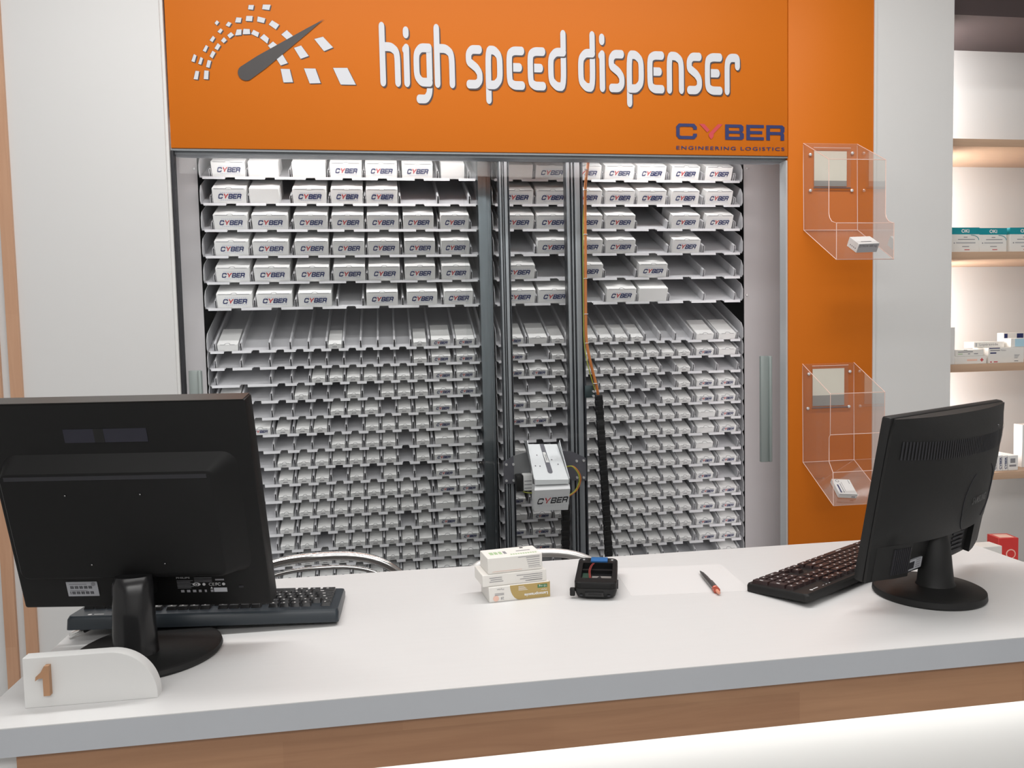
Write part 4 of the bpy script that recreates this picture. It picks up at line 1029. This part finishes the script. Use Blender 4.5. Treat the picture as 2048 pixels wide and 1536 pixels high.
# ------------------------------------------------------------------ pen and paper
pa, pb = onz(1400, 1142, HC+.005), onz(1438, 1186, HC+.005)
d = (pb-pa); Lp = d.length; Mp = Matrix.Translation(pa) @ d.to_track_quat('X', 'Z').to_matrix().to_4x4()
pen = thing('ballpoint_pen', 'grey metal ballpoint pen with copper-red button end on the counter', 'pen', pa)
pen.rotation_euler = d.to_track_quat('X', 'Z').to_euler()
def plathe(prof, m): 
    return MB().loft([[(x, r*math.cos(2*PI*k/20), r*math.sin(2*PI*k/20)) for k in range(20)] for x, r in prof], m)
plathe([(0, .0006), (.003, .0014), (.018, .0036), (.04, .0046), (Lp*.80, .0050)], M_pen).build('barrel', pen, 'grey metal barrel')
plathe([(Lp*.80, .0056), (Lp*.83, .0060), (Lp*.84, .0052), (Lp*.86, .0060), (Lp*.90, .0058), (Lp*.905, .0034)], M_penred).build('ring', pen, 'copper-red ring')
plathe([(Lp*.90, .0030), (Lp*.985, .0030), (Lp, .0024)], mat('pen_button', (.70, .30, .20), .25)).build('button', pen, 'copper button')
MB().rbox((Lp*.48, .0042, -.002), (Lp*.88, .0062, .002), .0006, M_plas3).build('clip', pen)
pp0 = onz(1263, 1192, HC); pdir = (onz(1240, 1157, HC)-pp0).normalized(); pex = Vector((pdir.y, -pdir.x, 0))
mb = MB(); mb.box((0, 0, 0), (.21, .16, .0002), M_paper)
o = mb.build('paper_sheet'); o.location = pp0; o.rotation_euler = (0, 0, math.atan2(pex.y, pex.x))
tag(o, 'blank white sheet of paper lying flat under the grey pen', 'paper')

# ------------------------------------------------------------------ clear boxes on the orange side panel
def acrylic(label, bx0, bx1, zt, zb, prof, tray_top, card, scr, full):
    """prof: side outline as (depth, z) from back-top clockwise; depth toward the viewer"""
    t = thing('clear_wall_box', label, 'acrylic box', ((bx0+bx1)/2, DP, zb)); c = Vector(((bx0+bx1)/2, DP, zb))
    loc = lambda x, dpt, z: (x-c.x, -dpt, z-c.z)
    mb = MB(); mb.add([loc(bx0, .003, zb), loc(bx1, .003, zb), loc(bx1, .003, zt), loc(bx0, .003, zt)], [(0, 1, 2, 3)], M_acryl); mb.build('back_sheet', t)
    for x in (bx0, bx1):
        mb = MB(); mb.add([loc(x, a, z) for a, z in prof], [list(range(len(prof)))], M_acryl); mb.build('side_sheet', t)
    def strip(pts, r=.0013):
        return MB().tube([loc(*p) for p in pts], r, M_acedge, n=6)
    n = len(prof)
    for x in (bx0, bx1):
        pts = [(x, a, z) for a, z in prof]; strip(pts+[pts[0]], .0011).build('polished_edge', t, 'bright edge of the side sheet')
    for nm, (i, j) in full.items():
        a, b = prof[i], prof[j]
        mb = MB(); mb.add([loc(bx0, *a), loc(bx1, *a), loc(bx1, *b), loc(bx0, *b)], [(0, 1, 2, 3)], M_acryl); mb.build(nm, t)
        for p in (a, b): strip([(bx0, *p), (bx1, *p)], .0011).build('polished_edge', t)
    if card:
        x0, x1, z0, z1, zg = card
        mb = MB(); mb.box(loc(x0, .0042, z0), loc(x1, .0036, zg), M_cardg); mb.box(loc(x0, .0042, zg), loc(x1, .0036, z1), M_card); mb.build('card_insert', t, 'cream card with a grey lower band')
        mb = MB(); mb.add([loc(x0-.004, .008, z0-.006), loc(x1+.012, .008, z0-.006), loc(x1+.012, .008, z1+.01), loc(x0-.004, .008, z1+.01)], [(0, 1, 2, 3)], M_acryl)
        mb.tube([loc(x0-.004, .008, z0-.006), loc(x1+.012, .008, z0-.006)], .0016, M_plate, n=6); mb.tube([loc(x0-.004, .008, z1+.01), loc(x1+.012, .008, z1+.01)], .0011, M_acedge, n=6); mb.build('card_cover', t, 'clear cover over the card')
    for q in scr:
        p = at(*q, DP-.006); mb = MB(); mb.lathe([(0, 0), (.0052, 0), (.0050, .003), (.002, .005), (0, .005)], M_screw, n=14, M=Matrix.Translation((p.x-c.x, -.004, p.z-c.z)) @ Matrix.Rotation(PI/2, 4, 'X')); mb.build('screw', t)
    return t
bx0, bx1 = 1.3325, 1.5210
zt = Z(.5986); zbb = Z(.321)
k_ = .5
prof = [(0, zt), (.151, Z(.515)), (.151, Z(.352)), (.156, Z(.338)), (.168, Z(.325)), (.193, Z(.317)), (.193, Z(.208)), (.004, zbb)]
c1, c2 = at(1627, 372, DP), at(1692, 318, DP)
acrylic('clear acrylic box high on the orange panel, screwed above the other one', bx0, bx1, zt, zbb, prof, 0, (c1.x, c2.x, at(1660, 373, DP).z, at(1660, 303, DP).z, at(1660, 362, DP).z), [(1621, 309), (1705, 306), (1621, 381), (1704, 381)],
        {'lid_sheet': (0, 1), 'front_sheet': (5, 6), 'floor_sheet': (6, 7)})
mb = MB()
bx0b, bx1b = 1.3298, 1.5120
prof2 = [(0, Z(-.112)), (.167, Z(-.199)), (.166, Z(-.326)), (.160, Z(-.335)), (.160, Z(-.41)), (.182, Z(-.440)), (.185, Z(-.543)), (.004, Z(-.436))]
acrylic('clear acrylic box low on the orange panel, beside the right monitor', bx0b, bx1b, Z(-.112), Z(-.436), prof2, 0, (at(1624, 800, DP).x, at(1687, 800, DP).x, at(1655, 811, DP).z, at(1655, 737, DP).z, at(1655, 790, DP).z), [(1618, 748), (1700, 743), (1616, 817), (1698, 813)],
        {'front_sheet': (1, 2), 'bin_front_sheet': (5, 6), 'floor_sheet': (6, 7)})
# cartons lying in the clear boxes (floor slopes toward the viewer)
def slopebox(name, label, px, py, depth, pa_, pb_, w, d, h, yaw, deco):
    (d0, z0), (d1, z1) = pa_, pb_                  # floor line, front to back
    a = math.atan2(z1-z0, d0-d1); y = DP-depth; zf = z0+(d0-depth)/(d0-d1)*(z1-z0)
    x = at(px, py, y).x
    M = Matrix.Translation((x, y, zf+.0022)) @ Matrix.Rotation(a, 4, 'X') @ Matrix.Rotation(yaw, 4, 'Z')
    mb = MB(); mb.rbox((0, 0, 0), (w, d, h), .0008, M_box, seg=1); deco(mb, w, d, h); o = mb.build(name); o.matrix_world = M
    tag(o, label, 'box', 'cartons in the clear wall boxes'); return o
def deco_z(mb, w, d, h):
    mb.box((.001, -E3, .001), (w-.001, 0, h-.001), M_label)
    text(mb, 'ZITROX 500 mg', (.003, -E3*2, h*.62), (1, 0, 0), (0, 0, 1), h*.24, M_black, w=w*.86); mb.box((w*.22, d*.25, h), (w*.72, d*.31, h+E3), M_black)
    for k in range(4): mb.box((-E3, d*(.15+.17*k), h*.3), (0, d*(.24+.17*k), h*.42), M_ink)
slopebox('white_carton', 'small white carton with grey printed face in the upper clear box', 1712, 505, .158, (.193, Z(.208)), (.004, zbb), .072, .052, .030, R(4), deco_z)
def deco_y(mb, w, d, h):
    mb.lathe([(0, 0), (.006, 0), (.006, E3), (0, E3)], M_ink, c=(w*.25, d*.86, h), n=20); mb.lathe([(0, 0), (.004, 0), (.004, E3*1.5), (0, E3*1.5)], M_box, c=(w*.25, d*.86, h), n=20)
    mb.box((w*.12, d*.10, h), (w*.20, d*.62, h+E3), M_navy); mb.box((w*.30, d*.10, h), (w*.34, d*.70, h+E3), M_ink); mb.box((w*.42, d*.2, h), (w*.44, d*.8, h+E3), M_ink); mb.box((w*.85, d*.7, h), (w*.88, d*.95, h+E3), M_ink)
    mb.box((0, -E3, h-.002), (w, 0, h-.0008), M_black); mb.box((w*.7, -E3, h*.2), (w*.9, 0, h*.5), M_ink)
slopebox('white_carton', 'small white carton lying flat in the lower clear box', 1676, 992, .158, (.185, Z(-.543)), (.004, Z(-.436)), .058, .072, .016, R(-8), deco_y)

# ------------------------------------------------------------------ lit shelves on the right
YS = DP+.045
def shelf(zpx, label):
    z = at(1950, zpx, YS).z
    mb = MB(); mb.rbox((1.866, YS, z-.026), (3.2, DP+.36, z), .001, M_lath2); o = mb.build('wooden_shelf'); tag(o, label, 'shelf', 'wooden shelves in the lit alcove')
    return z
M_lath2 = wood('beech_shelf', (.42, .27, .18), (.55, .38, .26), plank=(.5, .2), axes=(0, 1, 2))
zs1 = shelf(277.5, 'uppermost beech shelf, empty, in the lit alcove')
zs2 = shelf(503.5, 'beech shelf holding the teal-topped boxes in the lit alcove')
zs3 = shelf(728.5, 'beech shelf holding mixed white boxes in the lit alcove')
zs4 = shelf(947, 'lowest visible beech shelf in the lit alcove')
def sbox(label, pl, pt, pr, pb, y, d, deco=None, m=M_softbox, zbase=None, group='medicine boxes on the lit shelves', name='medicine_box', yaw=0):
    a = at(pl, pt, y); b = at(pr, pb, y); z0 = zbase if zbase is not None else b.z
    w, h = b.x-a.x, a.z-z0
    mb = MB(); mb.rbox((0, 0, 0), (w, d, h), .0008, m, seg=1)
    if deco: deco(mb, w, d, h)
    o = mb.build(name); o.location = (a.x, y, z0+.0003); o.rotation_euler = (0, 0, yaw); return tag(o, label, 'box', group)
def deco_oki(mb, w, d, h):
    e = .0004; mb.box((0, -e, h*.73), (w, 0, h), M_teal); mb.box((-e, 0, h*.73), (0, d, h), M_teal); mb.box((0, 0, h), (w, d, h+e), M_teal)
    text(mb, 'OKi', (w/2, -2*e, h*.80), (1, 0, 0), (0, 0, 1), h*.135, M_box, w=w*.28, bold=.03, align='CENTER')
    for zz, a, b, mm in ((.60, .45, .58, M_ink), (.51, .25, .84, M_ink), (.36, .18, .86, M_lightink), (.22, .40, .64, M_ink), (.09, .48, .66, M_red)):
        mb.box((w*a, -e, h*zz), (w*b, 0, h*zz+h*(.05 if zz == .36 else .028)), mm)
    mb.box((w*.10, -e, h*.355), (w*.14, 0, h*.40), M_ink)
    P = [(w*(.70+.28*math.sin(PI/2*k/8)), h*(.70-.20*(1-math.cos(PI/2*k/8)))) for k in range(9)]
    mb.tube([(a, -e, b) for a, b in P], .0010, M_teal, n=4)
y5 = YS+.018
sbox('teal and white box at the left end of its shelf, against the pillar', 1902, 455.5, 1958.3, 503, y5, .045, deco_oki, zbase=zs2)
sbox('teal and white box second from the pillar, touching the first', 1958.8, 456.5, 2013, 503, y5, .045, deco_oki, zbase=zs2)
sbox('teal and white box cut by the right edge of the photo', 2020.5, 455.5, 2076, 503, y5, .045, deco_oki, zbase=zs2)
e = .0004
sbox('tall plain white box standing on the mixed shelf beside the pillar', 1897, 655, 1909.5, 724, YS+.02, .10, None, M_box, zbase=zs3)
def d1(mb, w, d, h):
    for a, b, zz, mm in ((.10, .62, .62, M_ink), (.10, .26, .30, M_lgreen), (.45, .52, .30, M_ink), (.66, .80, .30, M_ink)): mb.box((w*a, -e, h*zz), (w*b, 0, h*zz+h*.12), mm)
    mb.box((w*.3, -e, h*.93), (w*.42, 0, h), M_black)
def d2(mb, w, d, h):
    mb.box((w*.38, -e, h*.40), (w*.70, 0, h*.62), M_pale); mb.box((w*.80, -e, h*.42), (w*.90, 0, h*.58), M_red); mb.box((w*.835, -e*1.2, h*.28), (w*.865, 0, h*.74), M_red)
zc = sbox('flat white box with a red cross, on the mixed shelf', 1910, 713.5, 1973, 722, YS+.018, .07, d2, zbase=zs3)
hh = at(1920, 713.5, YS+.018).z
sbox('flat white box with small green mark, lying on the red cross one', 1910.5, 700.5, 1967, 713, YS+.02, .06, d1, zbase=hh+.0008)
def d3(mb, w, d, h):
    mb.box((w*.05, -e, h*.80), (w*.32, 0, h*.86), M_ink); text(mb, 'Mylan', (w*.35, -e, h*.79), (1, 0, 0), (0, 0, 1), h*.08, M_ink, w=w*.14); mb.box((w*.05, -e, h*.62), (w*.22, 0, h*.70), M_navy); mb.box((w*.02, -e, h*.94), (w*.32, 0, h), M_navy)
    mb.box((w*.05, -e, h*.06), (w*.10, 0, h*.12), M_red); mb.box((w*.15, -e, h*.06), (w*.26, 0, h*.12), M_red)
    for k in range(4): mb.box((w*.73, -e, h*(.50-.07*k)), (w*(.88-.02*k), 0, h*(.50-.07*k)+h*.025), M_ink)
    mb.box((w*.73, -e, h*.10), (w*.84, 0, h*.13), M_black)
sbox('wide white box with navy tab, front of the mixed shelf', 1977, 696, 2047.5, 721, YS+.02, .075, d3, zbase=zs3)
hz = at(1990, 696, YS+.02).z
def d4(mb, w, d, h):
    text(mb, 'Lopéramide', (w*.18, -e, h*.35), (1, 0, 0), (0, 0, 1), h*.42, M_ink, w=w*.60)
    mb.box((w*.05, -e, h*.2), (w*.09, 0, h*.8), M_label)
sbox('slim white box with grey lettering, leaning top left of the navy-tab one', 1948, 684.5, 2008, 696, YS+.055, .05, d4, zbase=hz+.001, yaw=R(-1))
def d5(mb, w, d, h):
    mb.box((w*.04, -e, h*.02), (w*.20, 0, h*.94), M_navy); mb.box((w*.66, -e, h*.42), (w*.98, 0, h*.94), M_navy)
sbox('upright white box with navy stripes at the back of the mixed shelf', 2007, 666, 2047, 694, YS+.10, .03, d5, zbase=hz+.001)
def d6(mb, w, d, h): mb.box((w*.2, -e, h*.05), (w*.75, 0, h*.95), mat('pale_blue_print', (.45, .68, .80), .5))
sbox('small white and pale blue box on the navy-tab one, at the photo edge', 2022, 677, 2062, 695, YS+.03, .05, d6, zbase=hz+.001)
def d7(mb, w, d, h):
    mb.M = mb.M
    text(mb, 'CYBER', (w*.72, -e, h*.10), (0, 0, 1), (-1, 0, 0), w*.36, M_navy, w=h*.8, bold=.03)
    mb.box((w*.80, -e, h*.1), (w*.86, 0, h*.9), M_ink)
for k, lab in enumerate(('white box with sideways lettering, leftmost of four below the mixed shelf', 'white box with sideways lettering, second of four below the mixed shelf', 'white box with sideways lettering, third of four below the mixed shelf')):
    sbox(lab, 1985+10.5*k, 911.5, 1995+10.5*k, 936, YS+.02, .10, d7, M_box, zbase=zs4, group='lettered boxes on the lowest shelf')
def d8(mb, w, d, h): mb.box((w*.2, -e, h*.5), (w*.7, 0, h*.8), M_ink); mb.box((w*.1, -e, h*.25), (w*.8, 0, h*.38), M_ink)
sbox('white box with black bar, rightmost of four below the mixed shelf', 2017, 911.5, 2036, 936, YS+.02, .10, d8, M_box, zbase=zs4, group='lettered boxes on the lowest shelf')
sbox('white and pale blue upright box at the right end of the lowest shelf', 2045, 850, 2070, 930, YS+.06, .04, d6, M_box, zbase=zs4)
# low side cabinet with the red box
yc = 2.05
zc_ = at(2000, 1152, yc).z
t = thing('side_cabinet', 'low white cabinet right of the counter carrying the red carton', 'cabinet', (2.0, yc, 0))
mb = MB(); mb.box((-.40, -.08, .08), (.55, .10, zc_-.025), M_white); mb.build('body', t)
mb = MB(); mb.box((-.41, -.09, zc_-.025), (.56, .11, zc_), M_white); mb.build('top', t)
for k in range(2):
    mb = MB(); mb.rbox((-.39+.47*k, -.098, .10), (.07+.46*k, -.08, zc_-.04), .002, M_white); dd = mb.build('door', t)
    mb = MB(); mb.rbox((-.02+.10*k, -.112, .45), (-.005+.10*k, -.098, .60), .003, M_alu2); mb.build('handle', dd)
def d9(mb, w, d, h):
    mb.box((w*.15, d*.15, h), (w*.85, d*.8, h+e), M_pale)
    mb.lathe([(0, 0), (w*.24, 0), (w*.24, e), (0, e)], M_pale, n=24, M=Matrix.Translation((w*.62, -e*.5, h*.58)) @ Matrix.Rotation(PI/2, 4, 'X'))
    mb.lathe([(0, 0), (w*.19, 0), (w*.19, e), (0, e)], M_redbox, n=24, M=Matrix.Translation((w*.62, -e*1.6, h*.58)) @ Matrix.Rotation(PI/2, 4, 'X'))
    mb.lathe([(0, 0), (h*.17, 0), (h*.17, e), (0, e)], M_pale, n=24, M=Matrix.Translation((-e, d*.5, h*.58)) @ Matrix.Rotation(PI/2, 4, 'Y'))
    mb.box((w*.45, -e, h*.12), (w*.85, 0, h*.16), M_pale)
sbox('red carton with round emblem on the low side cabinet', 1997, 1077, 2032, 1150, yc+.00, .055, d9, M_redbox, zbase=zc_, group='boxes on the side cabinet', name='red_carton', yaw=R(-8))
sbox('flat white box lying beside the red carton', 1948, 1096, 2004, 1110, yc-.07, .05, None, M_softbox, zbase=zc_, group='boxes on the side cabinet')
